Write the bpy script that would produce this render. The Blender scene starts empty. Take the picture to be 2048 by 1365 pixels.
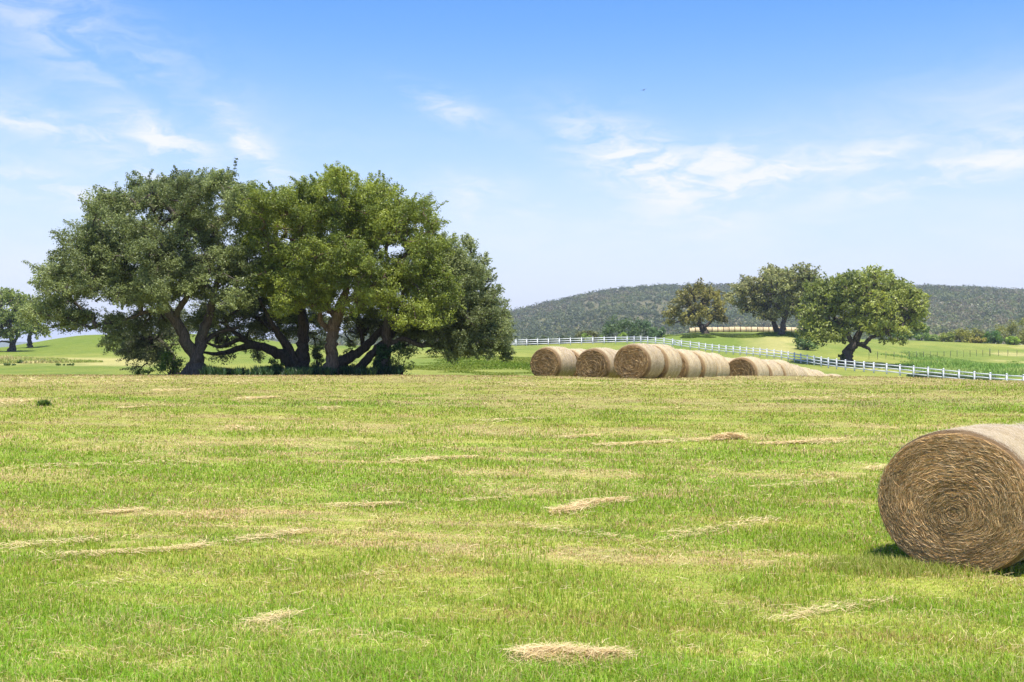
import bpy, math, random
import numpy as np
from mathutils import Vector, Matrix, noise as mnoise

sc = bpy.context.scene
C = sc.collection
R = math.radians

# ------------------------------------------------------------------ camera
F = 2275.0            # focal length in photo pixels (photo 2048 wide)
YH = 700.0            # photo row of the true horizon
CZ = 2.3              # eye height
cam_d = bpy.data.cameras.new('camera')
cam = bpy.data.objects.new('camera', cam_d)
C.objects.link(cam)
cam.location = (0, 0, CZ)
cam.rotation_euler = (R(90), 0, 0)
cam_d.sensor_width = 36
cam_d.lens = F / 2048 * 36
cam_d.shift_y = (YH - 682.5) / 2048
cam_d.clip_start = 0.1
cam_d.clip_end = 20000
sc.camera = cam

# ------------------------------------------------------------------ sun and sky
SUN = Vector((0.10, -0.33, 0.93)).normalized()
elev = math.asin(SUN.z)
rot = math.atan2(SUN.x, SUN.y)
sd = bpy.data.lights.new('sun', 'SUN')
sd.energy = 4.7
sd.angle = R(0.55)
sd.color = (1.0, 0.94, 0.84)
sun = bpy.data.objects.new('sun', sd)
C.objects.link(sun)
sun.rotation_euler = SUN.to_track_quat('Z', 'Y').to_euler()
sun.location = (20, -20, 60)

sc.view_settings.view_transform = 'Standard'
sc.view_settings.look = 'None'
sc.view_settings.exposure = 0.88
sc.view_settings.gamma = 1
sc.view_settings.use_curve_mapping = False
sc.cycles.max_bounces = 5
sc.cycles.transparent_max_bounces = 4
sc.cycles.volume_bounces = 0


class NT:
    """small node-tree helper"""
    def __init__(self, tree):
        self.t = tree

    def n(self, kind, **kw):
        nd = self.t.nodes.new(kind)
        for k, v in kw.items():
            if k == 'ins':
                for kk, vv in v.items():
                    if hasattr(vv, 'is_output'):
                        self.t.links.new(vv, nd.inputs[kk])
                    else:
                        nd.inputs[kk].default_value = vv
            else:
                setattr(nd, k, v)
        return nd

    def m(self, op, a, b=0.0, c=None, clamp=False):
        ins = {0: a, 1: b}
        if c is not None:
            ins[2] = c
        return self.n('ShaderNodeMath', operation=op, use_clamp=clamp, ins=ins).outputs[0]

    def mix(self, f, a, b, blend='MIX'):
        nd = self.n('ShaderNodeMix', data_type='RGBA', blend_type=blend)
        for idx, v in ((0, f), (6, a), (7, b)):
            if hasattr(v, 'is_output'):
                self.t.links.new(v, nd.inputs[idx])
            else:
                if idx and len(v) == 3:
                    v = (*v, 1)
                nd.inputs[idx].default_value = v
        return nd.outputs[2]

    def noise(self, vec, scale, detail=4, rough=0.55, dist=0.0, out=0):
        nd = self.n('ShaderNodeTexNoise', ins={'Scale': scale, 'Detail': detail, 'Roughness': rough, 'Distortion': dist})
        if vec is not None:
            self.t.links.new(vec, nd.inputs['Vector'])
        return nd.outputs[out]

    def ramp(self, fac, stops, interp='LINEAR'):
        nd = self.n('ShaderNodeValToRGB')
        nd.color_ramp.interpolation = interp
        el = nd.color_ramp.elements
        while len(el) < len(stops):
            el.new(0.5)
        for e, (p, c) in zip(el, stops):
            e.position = p
            e.color = (*c, 1) if len(c) == 3 else c
        self.t.links.new(fac, nd.inputs[0])
        return nd.outputs[0]

    def rng(self, v, a, b, c=0.0, d=1.0):
        nd = self.n('ShaderNodeMapRange', interpolation_type='SMOOTHSTEP', ins={0: v, 1: a, 2: b, 3: c, 4: d})
        return nd.outputs[0]


world = bpy.data.worlds.new('World')
sc.world = world
world.use_nodes = True
wt = world.node_tree
wt.nodes.clear()
W = NT(wt)
sky = W.n('ShaderNodeTexSky', sky_type='NISHITA', sun_disc=False)
sky.sun_elevation = elev
sky.sun_rotation = rot
sky.altitude = 300
sky.air_density = 1.0
sky.dust_density = 0.4
sky.ozone_density = 3.0
tc = W.n('ShaderNodeTexCoord')
sep = W.n('ShaderNodeSeparateXYZ', ins={0: tc.outputs['Generated']})
az = W.m('ARCTAN2', sep.outputs[0], sep.outputs[1])
el_ = W.m('ARCSINE', sep.outputs[2])


def streak(px, py, lx, ly, tilt):
    """soft tilted patch of cirrus round the direction of photo point px,py (lx, ly in photo pixels)"""
    a0 = math.atan((px - 1024) / F)
    e0 = math.atan((YH - py) / F * math.cos(a0))
    t = R(tilt)
    dx = W.m('SUBTRACT', az, a0)
    dy = W.m('SUBTRACT', el_, e0)
    u = W.m('ADD', W.m('MULTIPLY', dx, math.cos(t) / (lx / F)), W.m('MULTIPLY', dy, math.sin(t) / (lx / F)))
    v = W.m('ADD', W.m('MULTIPLY', dx, -math.sin(t) / (ly / F)), W.m('MULTIPLY', dy, math.cos(t) / (ly / F)))
    d = W.m('ADD', W.m('MULTIPLY', u, u), W.m('MULTIPLY', v, v))
    return W.m('POWER', 2.718, W.m('MULTIPLY', d, -1.0))


cv = W.n('ShaderNodeCombineXYZ', ins={0: az, 1: el_, 2: 0.0}).outputs[0]


def wisp(rotz, sx, sy, seed, lo, hi, scale=1.0):
    mp = W.n('ShaderNodeMapping', ins={'Vector': cv, 'Location': (seed, seed * 0.7, 0), 'Rotation': (0, 0, R(rotz)),
                                       'Scale': (sx, sy, 1)})
    warp = W.noise(mp.outputs[0], 2.0, 3, 0.5, out=1)
    add = W.n('ShaderNodeVectorMath', operation='MULTIPLY_ADD', ins={0: warp, 1: (0.9, 0.9, 0), 2: mp.outputs[0]})
    nz = W.noise(add.outputs[0], 1.5 * scale, 12, 0.66)
    return W.rng(nz, lo, hi)


groups = [
    # noise (rot, sx, sy, seed, lo, hi), patches (px, py, lx, ly, tilt, weight)
    ((18, 9, 26, 3.1, 0.38, 0.66), [(330, 280, 110, 38, -22, .75), (500, 290, 90, 30, -42, .7), (130, 262, 210, 26, -6, .5), (60, 370, 170, 34, -6, .6),
                                    (300, 345, 130, 26, -10, .55)]),
    ((-12, 6, 15, 7.7, 0.36, 0.74), [(180, 90, 300, 90, -25, .45), (40, 230, 320, 80, 0, .3), (600, 330, 380, 90, -8, .18)]),
    ((-8, 8, 24, 1.9, 0.38, 0.64), [(1300, 340, 170, 60, -25, 1.0), (1420, 330, 150, 40, 5, .8), (1480, 370, 190, 42, 14, .8), (1680, 330, 190, 34, 12, .55), (1900, 345, 240, 34, 9, .7),
                                    (1390, 410, 110, 40, -30, .55), (1990, 290, 170, 45, 14, .4)]),
    ((22, 10, 30, 5.3, 0.38, 0.68), [(890, 215, 100, 28, -18, .45), (940, 380, 90, 32, -4, .45), (960, 425, 80, 26, -30, .45), (1080, 420, 60, 12, 5, .35)]),
    ((-4, 4, 13, 9.2, 0.25, 0.80), [(1850, 260, 420, 90, 10, .35), (1500, 480, 900, 90, 0, .35), (300, 520, 700, 110, 0, .3)]),
]
cl = None
for nz, pts in groups:
    s = None
    for (px, py, lx, ly, tilt, wgt) in pts:
        g = W.m('MULTIPLY', streak(px, py, lx, ly, tilt), wgt)
        s = g if s is None else W.m('MAXIMUM', s, g)
    g = W.m('MULTIPLY', s, wisp(*nz))
    cl = g if cl is None else W.m('ADD', cl, g)
cl = W.m('MINIMUM', W.m('MULTIPLY', cl, 1.5), 0.95)
hsv = W.n('ShaderNodeHueSaturation', ins={'Hue': 0.509, 'Saturation': 1.30, 'Value': 1.0, 'Color': sky.outputs[0]})
low = W.mix(W.rng(el_, -0.02, 0.30, 0.95, 0.0), hsv.outputs[0], (3.35, 3.42, 4.15))
skyc = W.mix(cl, low, (4.3, 4.35, 4.6))
bg = W.n('ShaderNodeBackground', ins={'Color': skyc, 'Strength': 0.125})
wo = W.n('ShaderNodeOutputWorld', ins={'Surface': bg.outputs[0]})

# ------------------------------------------------------------------ helpers
rs = np.random.default_rng(7)


def tag(o, label=None, cat=None, group=None, kind=None):
    if label: o['label'] = label
    if cat: o['category'] = cat
    if group: o['group'] = group
    if kind: o['kind'] = kind
    return o


def empty(name, loc, rz=0.0):
    o = bpy.data.objects.new(name, None)
    o.location = loc
    o.rotation_euler = (0, 0, rz)
    o.empty_display_size = 0.3
    C.objects.link(o)
    return o


def mesh_np(name, verts, faces, mat=None, col=None, smooth=False, parent=None, link=True):
    """verts Nx3, faces MxK array or a list of such arrays; col Nx3 -> point colour 'Col'"""
    me = bpy.data.meshes.new(name)
    if not isinstance(faces, list):
        faces = [faces]
    faces = [np.asarray(f, dtype=np.int32) for f in faces if len(f)]
    verts = np.asarray(verts, dtype=np.float32)
    me.vertices.add(len(verts))
    me.vertices.foreach_set('co', verts.ravel())
    nl = sum(f.size for f in faces)
    nf = sum(len(f) for f in faces)
    me.loops.add(nl)
    me.loops.foreach_set('vertex_index', np.concatenate([f.ravel() for f in faces]))
    me.polygons.add(nf)
    tot = np.concatenate([np.full(len(f), f.shape[1], np.int32) for f in faces])
    st = np.concatenate([[0], np.cumsum(tot)[:-1]]).astype(np.int32)
    me.polygons.foreach_set('loop_start', st)
    me.polygons.foreach_set('loop_total', tot)
    if smooth:
        me.polygons.foreach_set('use_smooth', np.ones(nf, bool))
    me.update(calc_edges=True)
    if col is not None:
        a = me.color_attributes.new('Col', 'FLOAT_COLOR', 'POINT')
        c4 = np.ones((len(verts), 4), np.float32)
        c4[:, :3] = np.clip(col, 0, 1)
        a.data.foreach_set('color', c4.ravel())
    if mat:
        me.materials.append(mat)
    o = bpy.data.objects.new(name, me)
    if link:
        C.objects.link(o)
    if parent:
        o.parent = parent
    return o


class MB:
    """collects boxes / tubes into one mesh"""
    def __init__(self):
        self.v = []; self.f = []; self.n = 0

    def add(self, v, f):
        self.v.append(np.asarray(v, float)); self.f.append(np.asarray(f) + self.n); self.n += len(v)

    def box(self, a, b, w, h, up=(0, 0, 1)):
        """bar from a to b, width w (sideways) and height h (along up)"""
        a = np.array(a, float); b = np.array(b, float)
        d = b - a; d /= np.linalg.norm(d)
        s = np.cross(d, up)
        if np.linalg.norm(s) < 1e-3:
            s = np.cross(d, (0, 1, 0))
        s /= np.linalg.norm(s)
        t = np.cross(s, d)
        v = []
        for p in (a, b):
            for i, j in ((-1, -1), (1, -1), (1, 1), (-1, 1)):
                v.append(p + s * i * w / 2 + t * j * h / 2)
        self.add(v, [[0, 3, 2, 1], [4, 5, 6, 7], [0, 1, 5, 4], [1, 2, 6, 5], [2, 3, 7, 6], [3, 0, 4, 7]])

    def tube(self, pts, rad, seg=8, rough=0.0, rng=None):
        pts = np.asarray(pts, float)
        n = len(pts)
        d = np.gradient(pts, axis=0)
        d /= np.linalg.norm(d, axis=1)[:, None] + 1e-9
        ref = np.array([0.31, 0.93, 0.2])
        s = np.cross(d, ref); s /= np.linalg.norm(s, axis=1)[:, None] + 1e-9
        t = np.cross(d, s)
        a = np.arange(seg) * 2 * math.pi / seg
        rr = np.asarray(rad, float)[:, None] * np.ones((1, seg))
        if rough and rng is not None:
            rr = rr * (1 + rough * (rng.random((n, seg)) - 0.5))
        v = pts[:, None, :] + rr[..., None] * (np.cos(a)[None, :, None] * s[:, None, :] + np.sin(a)[None, :, None] * t[:, None, :])
        v = v.reshape(-1, 3)
        i = np.arange(n - 1)[:, None] * seg
        j = np.arange(seg)[None, :]
        k = (j + 1) % seg
        f = np.stack([i + j, i + k, i + seg + k, i + seg + j], -1).reshape(-1, 4)
        self.add(v, f)

    def build(self, name, mat, parent=None, smooth=False, col=None):
        v = np.concatenate(self.v)
        f = np.concatenate(self.f)
        c = None if col is None else np.tile(np.array(col), (len(v), 1))
        return mesh_np(name, v, f, mat, c, smooth, parent)


# numpy lattice noise -------------------------------------------------
_lat = np.random.default_rng(99).random((256, 256))


def vnoise(x, y, seed=0):
    x = np.asarray(x, float) + seed * 17.31; y = np.asarray(y, float) + seed * 9.77
    xi = np.floor(x).astype(int); yi = np.floor(y).astype(int)
    fx = x - xi; fy = y - yi
    fx = fx * fx * (3 - 2 * fx); fy = fy * fy * (3 - 2 * fy)
    g = lambda a, b: _lat[(a + seed * 31) % 256, (b + seed * 57) % 256]
    return (g(xi, yi) * (1 - fx) + g(xi + 1, yi) * fx) * (1 - fy) + (g(xi, yi + 1) * (1 - fx) + g(xi + 1, yi + 1) * fx) * fy


def fbm(x, y, seed=0, oct=4, rough=0.5):
    s = 0; a = 1; t = 0
    for o in range(oct):
        c_, s_ = math.cos(0.5 + 1.1 * o), math.sin(0.5 + 1.1 * o)
        s = s + a * vnoise((x * c_ - y * s_) * 2.03 ** o, (x * s_ + y * c_) * 2.03 ** o, seed + o * 3); t += a; a *= rough
    return s / t


def fbm_lin(x, y, seed=0, oct=3, rough=0.5):
    """streaky noise: octaves stay aligned with the mowing rows"""
    s = 0; a = 1; t = 0
    for o in range(oct):
        s = s + a * vnoise(x * 2 ** o + 3.7 * o, y * 2 ** o + .13 * x + 5.1 * o, seed + o * 3); t += a; a *= rough
    return s / t


def sstep(x, a, b):
    t = np.clip((x - a) / (b - a), 0, 1)
    return t * t * (3 - 2 * t)


# ------------------------------------------------------------------ terrain heights
def zof(py, Y):
    return CZ - (py - YH) / F * Y


KY = [-10, 0, 8, 12.5, 20, 30, 38, 42, 46, 52, 60, 75, 100, 130, 160, 200, 240, 300, 360, 450, 700, 9000]
NEAR = [-0.35, -0.25, -0.14, -0.08, 0.10, 0.62, 1.10]      # heights up to Y = 38


def col_(r42, r46, r52, r60, r75, r100, r130, r160, r200, r240, r300, tail=-5.0, dz=0.0):
    zs = [z + dz * i / 6 for i, z in enumerate(NEAR)]
    for y, p in zip(KY[7:18], (r42, r46, r52, r60, r75, r100, r130, r160, r200, r240, r300)):
        zs.append(zof(p, y))
    z3 = zs[-1]
    return zs + [z3 - 2.5, min(z3 - 6, tail), tail - 3, tail - 3]


COLS = {
    -2200: col_(752, 751, 750, 751, 752, 737, 722, 712, 702, 700, 703),
    -300: col_(753, 752, 750, 751, 750, 735, 718, 708, 701, 699, 702),
    0: col_(753, 752, 750, 751, 748, 732, 716, 706, 697, 695, 699),
    60: col_(753, 752, 750, 751, 748, 732, 716, 705, 694, 686, 689),
    180: col_(753, 752, 750, 750, 747, 732, 716, 700, 680, 670, 674),
    400: col_(753, 752, 750, 750, 747, 733, 717, 701, 680, 668, 673),
    650: col_(753, 752, 750, 750, 747, 733, 719, 708, 698, 692, 695),
    850: col_(753, 752, 751, 752, 749, 735, 720, 709, 698, 692, 694),
    1010: col_(753, 753, 757, 758, 751, 733, 717, 707, 698, 692.5, 694),
    1100: col_(753, 758, 764, 763, 753, 735, 718, 707, 698, 690, 692),
    1260: col_(758, 768, 771, 770, 761, 744, 723, 709, 695, 684, 687),
    1400: col_(756, 768, 776, 780, 776, 760, 738, 722, 706, 668, 667),
    1490: col_(753, 768, 783, 788, 788, 770, 745, 727, 706, 668, 667),
    1570: col_(753, 764, 784, 797, 796, 778, 752, 733, 703, 668, 667),
    1650: col_(753, 764, 784, 806, 804, 786, 760, 738, 706, 686, 677),
    1750: col_(754, 762, 782, 806, 808, 792, 762, 741, 712, 694, 680),
    1850: col_(757, 764, 782, 800, 806, 792, 766, 746, 720, 700, 683),
    2048: col_(763, 767, 780, 796, 804, 794, 774, 752, 728, 710, 691),
    2500: col_(766, 769, 778, 792, 800, 792, 774, 754, 730, 712, 696),
    4200: col_(766, 769, 778, 792, 800, 792, 774, 754, 730, 712, 698),
}


def pchip(x, y, q):
    x = np.asarray(x, float); y = np.asarray(y, float)
    h = np.diff(x); d = np.diff(y, axis=0) / h.reshape(-1, *([1] * (y.ndim - 1)))
    m = np.zeros_like(y)
    m[0] = d[0]; m[-1] = d[-1]
    s = d[:-1] * d[1:]
    hm = np.where(s > 0, 2 * d[:-1] * d[1:] / (d[:-1] + d[1:] + 1e-12), 0)
    m[1:-1] = hm
    i = np.clip(np.searchsorted(x, q) - 1, 0, len(x) - 2)
    t = (q - x[i]) / h[i]
    sh = (-1,) + (1,) * (y.ndim - 1)
    t = t.reshape(sh); hh = h[i].reshape(sh)
    return ((1 + 2 * t) * (1 - t) ** 2 * y[i] + t * (1 - t) ** 2 * hh * m[i]
            + t * t * (3 - 2 * t) * y[i + 1] + t * t * (t - 1) * hh * m[i + 1])


PX = np.array(sorted(COLS)); ZT = np.array([COLS[p] for p in PX]).T       # [Y, px]
# dense lookup grid  (v = transformed distance)
GY = np.concatenate([np.arange(-10, 60, 0.5), np.arange(60, 460, 3.0), np.geomspace(460, 9000, 40)])
GU = np.linspace(-2200, 4200, 1601)
_a = pchip(KY, ZT, GY)                  # [GY, px]
ZG = pchip(PX, _a.T, GU).T              # [GY, GU]


def ground_z(X, Y, micro=True):
    X = np.asarray(X, float); Y = np.asarray(Y, float)
    px = np.clip(1024 + F * X / np.maximum(Y, 8.0), GU[0], GU[-1] - 1e-3)
    yy = np.clip(Y, GY[0], GY[-1] - 1e-3)
    i = np.clip(np.searchsorted(GY, yy, side='right') - 1, 0, len(GY) - 2)
    t = (yy - GY[i]) / (GY[i + 1] - GY[i])
    g = (px - GU[0]) / (GU[1] - GU[0])
    j = np.clip(g.astype(int), 0, len(GU) - 2); s = g - j
    z = (ZG[i, j] * (1 - s) + ZG[i, j + 1] * s) * (1 - t) + (ZG[i + 1, j] * (1 - s) + ZG[i + 1, j + 1] * s) * t
    if micro:
        amp = np.clip(Y / 60, 0.4, 3.0)
        z = z + (fbm(X * 0.35, Y * 0.35, 5, 3) - 0.5) * 0.07 * np.where(Y < 60, 1, amp) + (fbm(X * 0.05, Y * 0.05, 8, 2) - 0.5) * 0.3 * sstep(Y, 60, 120)
    return z


def at(px, Y, dz=0.0):
    X = (px - 1024) / F * Y
    return Vector((X, Y, float(ground_z(X, Y)) + dz))


def P(px, py, Y):
    return np.array([(px - 1024) / F * Y, Y, CZ - (py - YH) / F * Y])


# ------------------------------------------------------------------ field colours
GREEN = np.array([0.220, 0.330, 0.034]); YGREEN = np.array([0.310, 0.345, 0.060])
STRAW = np.array([0.60, 0.45, 0.25]); BROWN = np.array([0.34, 0.22, 0.10]); DGREEN = np.array([0.07, 0.13, 0.02])


def swath(X, Y):
    # mowing direction: swaths run left to right, swinging a little away to the right
    return X * 0.99 - Y * 0.10, Y + 0.16 * X


def field_fracs(X, Y):
    """straw, brown, green weights (0..1) of the hay field at ground points"""
    a, b = swath(X, Y)
    n1 = fbm(a * 0.16, b * 0.62, 1, 4, 0.55)
    n2 = fbm(a * 0.5, b * 1.5, 2, 3, 0.6)
    n3 = fbm(a * 0.09, b * 0.40, 3, 3, 0.5)
    n4 = fbm_lin(a * 0.10, b * 2.1, 4, 3, 0.6)
    n5 = fbm_lin(a * 0.30, b * 5.0, 6, 2, 0.6)
    crest = 0.30 * sstep(Y, 14, 26) + 1.0 * sstep(Y, 34, 42)
    straw = sstep(n1 * 0.30 + n2 * 0.22 + n4 * .30 + n5 * .18 + crest * 0.10 - .03 * sstep(-Y, -12, -8), 0.49, 0.64)
    brown = sstep(n3 * 0.30 + n2 * 0.30 + (1 - n4) * .25 + n5 * .15, 0.54, 0.68) * 0.8
    green = sstep((1 - n3) * 0.55 + n1 * -0.3 + 0.15 + (1 - n2) * 0.3 - crest * 0.12 + 0.05 * sstep(-Y, -16, -8), 0.36, 0.55)
    return straw, brown, green


def ground_color(X, Y):
    X = np.asarray(X, float); Y = np.asarray(Y, float)
    s, b, g = field_fracs(X, Y)
    c = YGREEN * (1 - g[..., None]) + GREEN * g[..., None]
    c = c * (1 - 0.42 * s[..., None]) + (STRAW * .8) * 0.42 * s[..., None]
    c = c * (1 - 0.45 * b[..., None]) + BROWN * 0.45 * b[..., None]
    near = sstep(-Y, -14, -7)[..., None]
    c = c * (1 - 0.20 * sstep(Y, 20, 36)[..., None]) * (1 + near * np.array([.06, .20, -.05]))
    # beyond the crest: pasture
    px = 1024 + F * X / np.maximum(Y, 8)
    n = np.clip((fbm(X * 0.05, Y * 0.035, 11, 4) * .6 + fbm(X * 0.3, Y * 0.12, 12, 3) * .4 - .5) * 2.6 + .5, 0, 1)[..., None]
    past = np.array([0.105, 0.175, 0.018]) * (1 - n) + np.array([0.225, 0.25, 0.045]) * n
    tanb = np.array([0.46, 0.40, 0.17])
    # pale tall-grass belt on the left
    k = sstep(px, 380, 250) * sstep(Y, 96, 104) * sstep(Y, 134, 122) * sstep(fbm(X * .08, Y * .05, 21, 3), 0.33, 0.6)
    past = past * (1 - k[..., None] * 0.75) + tanb * k[..., None] * 0.75
    # bare dry patches in the right-hand paddock
    k2 = sstep(px, 1450, 1560) * sstep(fbm(X * .07, Y * .045, 31, 4), 0.56, 0.72) * sstep(Y, 150, 175)
    past = past * (1 - k2[..., None] * 0.6) + tanb * k2[..., None] * 0.6
    # greener left hill
    k3 = sstep(px, 700, 400) * sstep(Y, 135, 160)
    past = past * (1 - k3[..., None] * 0.7) + np.array([0.095, 0.165, 0.010]) * k3[..., None] * 0.7
    w = sstep(Y, 43, 50)[..., None]
    return c * (1 - w) + past * w


# ------------------------------------------------------------------ materials
def mat_new(name):
    m = bpy.data.materials.new(name)
    m.use_nodes = True
    m.node_tree.nodes.clear()
    return m, NT(m.node_tree)


def foliage_mat(name, trans=0.35, rough=0.5, spec=0.3):
    m, N = mat_new(name)
    at_ = N.n('ShaderNodeAttribute', attribute_name='Col')
    p = N.n('ShaderNodeBsdfPrincipled', ins={'Base Color': at_.outputs[0], 'Roughness': rough, 'Specular IOR Level': spec})
    h = N.n('ShaderNodeHueSaturation', ins={'Hue': 0.49, 'Saturation': 1.15, 'Value': 1.25, 'Color': at_.outputs[0]})
    t = N.n('ShaderNodeBsdfTranslucent', ins={'Color': h.outputs[0]})
    mx = N.n('ShaderNodeMixShader', ins={0: trans, 1: p.outputs[0], 2: t.outputs[0]})
    N.n('ShaderNodeOutputMaterial', ins={0: mx.outputs[0]})
    return m


M_leaf = foliage_mat('oak_leaves', 0.42, 0.45, 0.35)
M_grass = foliage_mat('grass_blades', 0.42, 0.6, 0.2)
M_straw = foliage_mat('dry_straw', 0.25, 0.7, 0.2)


def ground_mat():
    m, N = mat_new('meadow_ground')
    a = N.n('ShaderNodeAttribute', attribute_name='Col')
    tc = N.n('ShaderNodeTexCoord')
    ob = tc.outputs['Object']
    st = N.n('ShaderNodeMapping', ins={'Vector': ob, 'Scale': (0.5, 1.0, 1)}).outputs[0]
    n1 = N.noise(st, 9.0, 6, 0.7)
    n2 = N.noise(st, 1.3, 5, 0.6)
    n3 = N.noise(ob, 40.0, 3, 0.7)
    f = N.m('ADD', N.m('MULTIPLY', n1, 0.5), N.m('ADD', N.m('MULTIPLY', n2, 0.3), N.m('MULTIPLY', n3, 0.2)))
    f = N.rng(f, 0.36, 0.64)
    dark = N.mix(1.0, a.outputs[0], (0.62, 0.66, 0.6), 'MULTIPLY')
    lite = N.mix(0.18, N.mix(1.0, a.outputs[0], (1.25, 1.2, 1.15), 'MULTIPLY'), (0.5, 0.42, 0.18))
    c = N.mix(f, dark, lite)
    bp = N.n('ShaderNodeBump', ins={'Strength': 0.6, 'Distance': 0.06, 'Height': N.m('ADD', n1, n3)})
    p = N.n('ShaderNodeBsdfPrincipled', ins={'Base Color': c, 'Roughness': 0.9, 'Specular IOR Level': 0.1, 'Normal': bp.outputs[0]})
    N.n('ShaderNodeOutputMaterial', ins={0: p.outputs[0]})
    return m


def bark_mat(name, c1, c2):
    m, N = mat_new(name)
    tc = N.n('ShaderNodeTexCoord')
    mp = N.n('ShaderNodeMapping', ins={'Vector': tc.outputs['Object'], 'Scale': (1, 1, 0.22)}).outputs[0]
    n1 = N.noise(mp, 16, 6, 0.7, 0.6)
    n2 = N.noise(tc.outputs['Object'], 1.4, 3, 0.5)
    c = N.mix(N.rng(n1, 0.3, 0.7), c1, c2)
    c = N.mix(N.m('MULTIPLY', N.rng(n2, 0.5, 0.7), 0.4), c, (0.10, 0.115, 0.07))
    bp = N.n('ShaderNodeBump', ins={'Strength': 1.0, 'Distance': 0.05, 'Height': n1})
    p = N.n('ShaderNodeBsdfPrincipled', ins={'Base Color': c, 'Roughness': 0.95, 'Specular IOR Level': 0.1, 'Normal': bp.outputs[0]})
    N.n('ShaderNodeOutputMaterial', ins={0: p.outputs[0]})
    return m


M_bark = bark_mat('oak_bark', (0.055, 0.045, 0.037), (0.17, 0.14, 0.115))
M_bark_w = bark_mat('warm_oak_bark', (0.08, 0.056, 0.04), (0.25, 0.18, 0.125))
M_bark_d = bark_mat('dark_oak_bark', (0.04, 0.033, 0.028), (0.12, 0.10, 0.082))

# ------------------------------------------------------------------ ground sheet
NU, NV = 560, 0
YV = np.concatenate([np.linspace(-8, 6, 30), np.geomspace(6.2, 48, 330), np.geomspace(48.4, 460, 300), np.geomspace(470, 8000, 30)])
UV = np.linspace(-1.05, 1.05, NU)
YY, UU = np.meshgrid(YV, UV, indexing='ij')
XX = UU * (np.maximum(YY, -8) + 14)
ZZ = ground_z(XX, YY)
v = np.stack([XX, YY, ZZ], -1).reshape(-1, 3)
i = np.arange(len(YV) - 1)[:, None] * NU; j = np.arange(NU - 1)[None, :]
f = np.stack([i + j, i + j + 1, i + NU + j + 1, i + NU + j], -1).reshape(-1, 4)
g = mesh_np('ground', v, f, ground_mat(), ground_color(XX, YY).reshape(-1, 3), True)
tag(g, kind='structure')


# ------------------------------------------------------------------ blades
def blades(name, X, Y, H, Wd, col, mat, lean=0.5, parent=None, flat=None, zoff=-0.01, seg=1, bendf=1.0):
    """one tapered, bent blade per point; H height, Wd width; flat = straws lying down"""
    n = len(X)
    Z = ground_z(X, Y) + zoff
    if flat is not None:
        Z = Z + flat
    th = rs.random(n) * 2 * math.pi
    dx, dy = np.cos(th), np.sin(th)
    ln = rs.random(n) * lean * H
    pa = th + math.pi / 2 + (rs.random(n) - .5) * 1.2
    sx, sy = np.cos(pa) * Wd / 2, np.sin(pa) * Wd / 2
    base = np.stack([X, Y, Z], -1)
    side = np.stack([sx, sy, np.zeros(n)], -1)
    mid = base + np.stack([dx * ln * 0.3, dy * ln * 0.3, H * 0.55], -1)
    tip = base + np.stack([dx * ln * bendf, dy * ln * bendf, H * (1 - 0.25 * (ln / (H + 1e-6)) ** 2)], -1)
    v = np.stack([base - side, base + side, mid + side * .8, mid - side * .8, tip], 1).reshape(-1, 3)
    k = np.arange(n)[:, None] * 5
    q = k + np.array([[0, 1, 2, 3]]); t = k + np.array([[3, 2, 4]])
    c = np.repeat(col[:, None, :], 5, 1)
    c = c * np.array([0.8, 0.8, 1.0, 1.0, 1.12])[None, :, None]
    return mesh_np(name, v, [q, t], mat, c.reshape(-1, 3), False, parent)


def straws(name, pts, L, Wd, col, dirs, mat, parent=None, curl=0.25):
    """lying straws: pts Nx3 centre points, dirs angle in plan"""
    n = len(pts)
    d = np.stack([np.cos(dirs), np.sin(dirs), (rs.random(n) - .5) * 0.7], -1)
    s = np.stack([-np.sin(dirs), np.cos(dirs), (rs.random(n) - .5) * 0.8], -1)
    s /= np.linalg.norm(s, axis=1)[:, None]
    k = ((rs.random(n) - .5) * curl * L)[:, None]
    up = np.array([0, 0, 1.0])
    Lh = (L / 2)[:, None]; w = (Wd / 2)[:, None]
    a = pts - d * Lh; b = pts + d * Lh; m = pts + s * k + up * np.abs(k) * 0.5
    v = np.stack([a - s * w, a + s * w, m + s * w, m - s * w, b + s * w * .7, b - s * w * .7], 1).reshape(-1, 3)
    kk = np.arange(n)[:, None] * 6
    q = np.concatenate([kk + np.array([[0, 1, 2, 3]]), kk + np.array([[3, 2, 4, 5]])])
    return mesh_np(name, v, q, mat, np.repeat(col, 6, 0), False, parent)


def pick(fr, tab):
    """choose colours: fr Nx(k) cumulative probabilities, tab k+1 colours"""
    r = rs.random(len(fr))
    idx = (r[:, None] > fr).sum(1)
    return np.asarray(tab)[idx]


def scatter(n, y0, y1, u0=-0.62, u1=0.62, power=2.0):
    # density per m2 ~ 1/Y^power
    t = rs.random(n)
    if power == 2.0:
        Y = y0 * (y1 / y0) ** t
    else:
        e = 2 - power
        Y = (y0 ** e + t * (y1 ** e - y0 ** e)) ** (1 / e)
    X = (u0 + (u1 - u0) * rs.random(n)) * Y
    return X, Y


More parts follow.
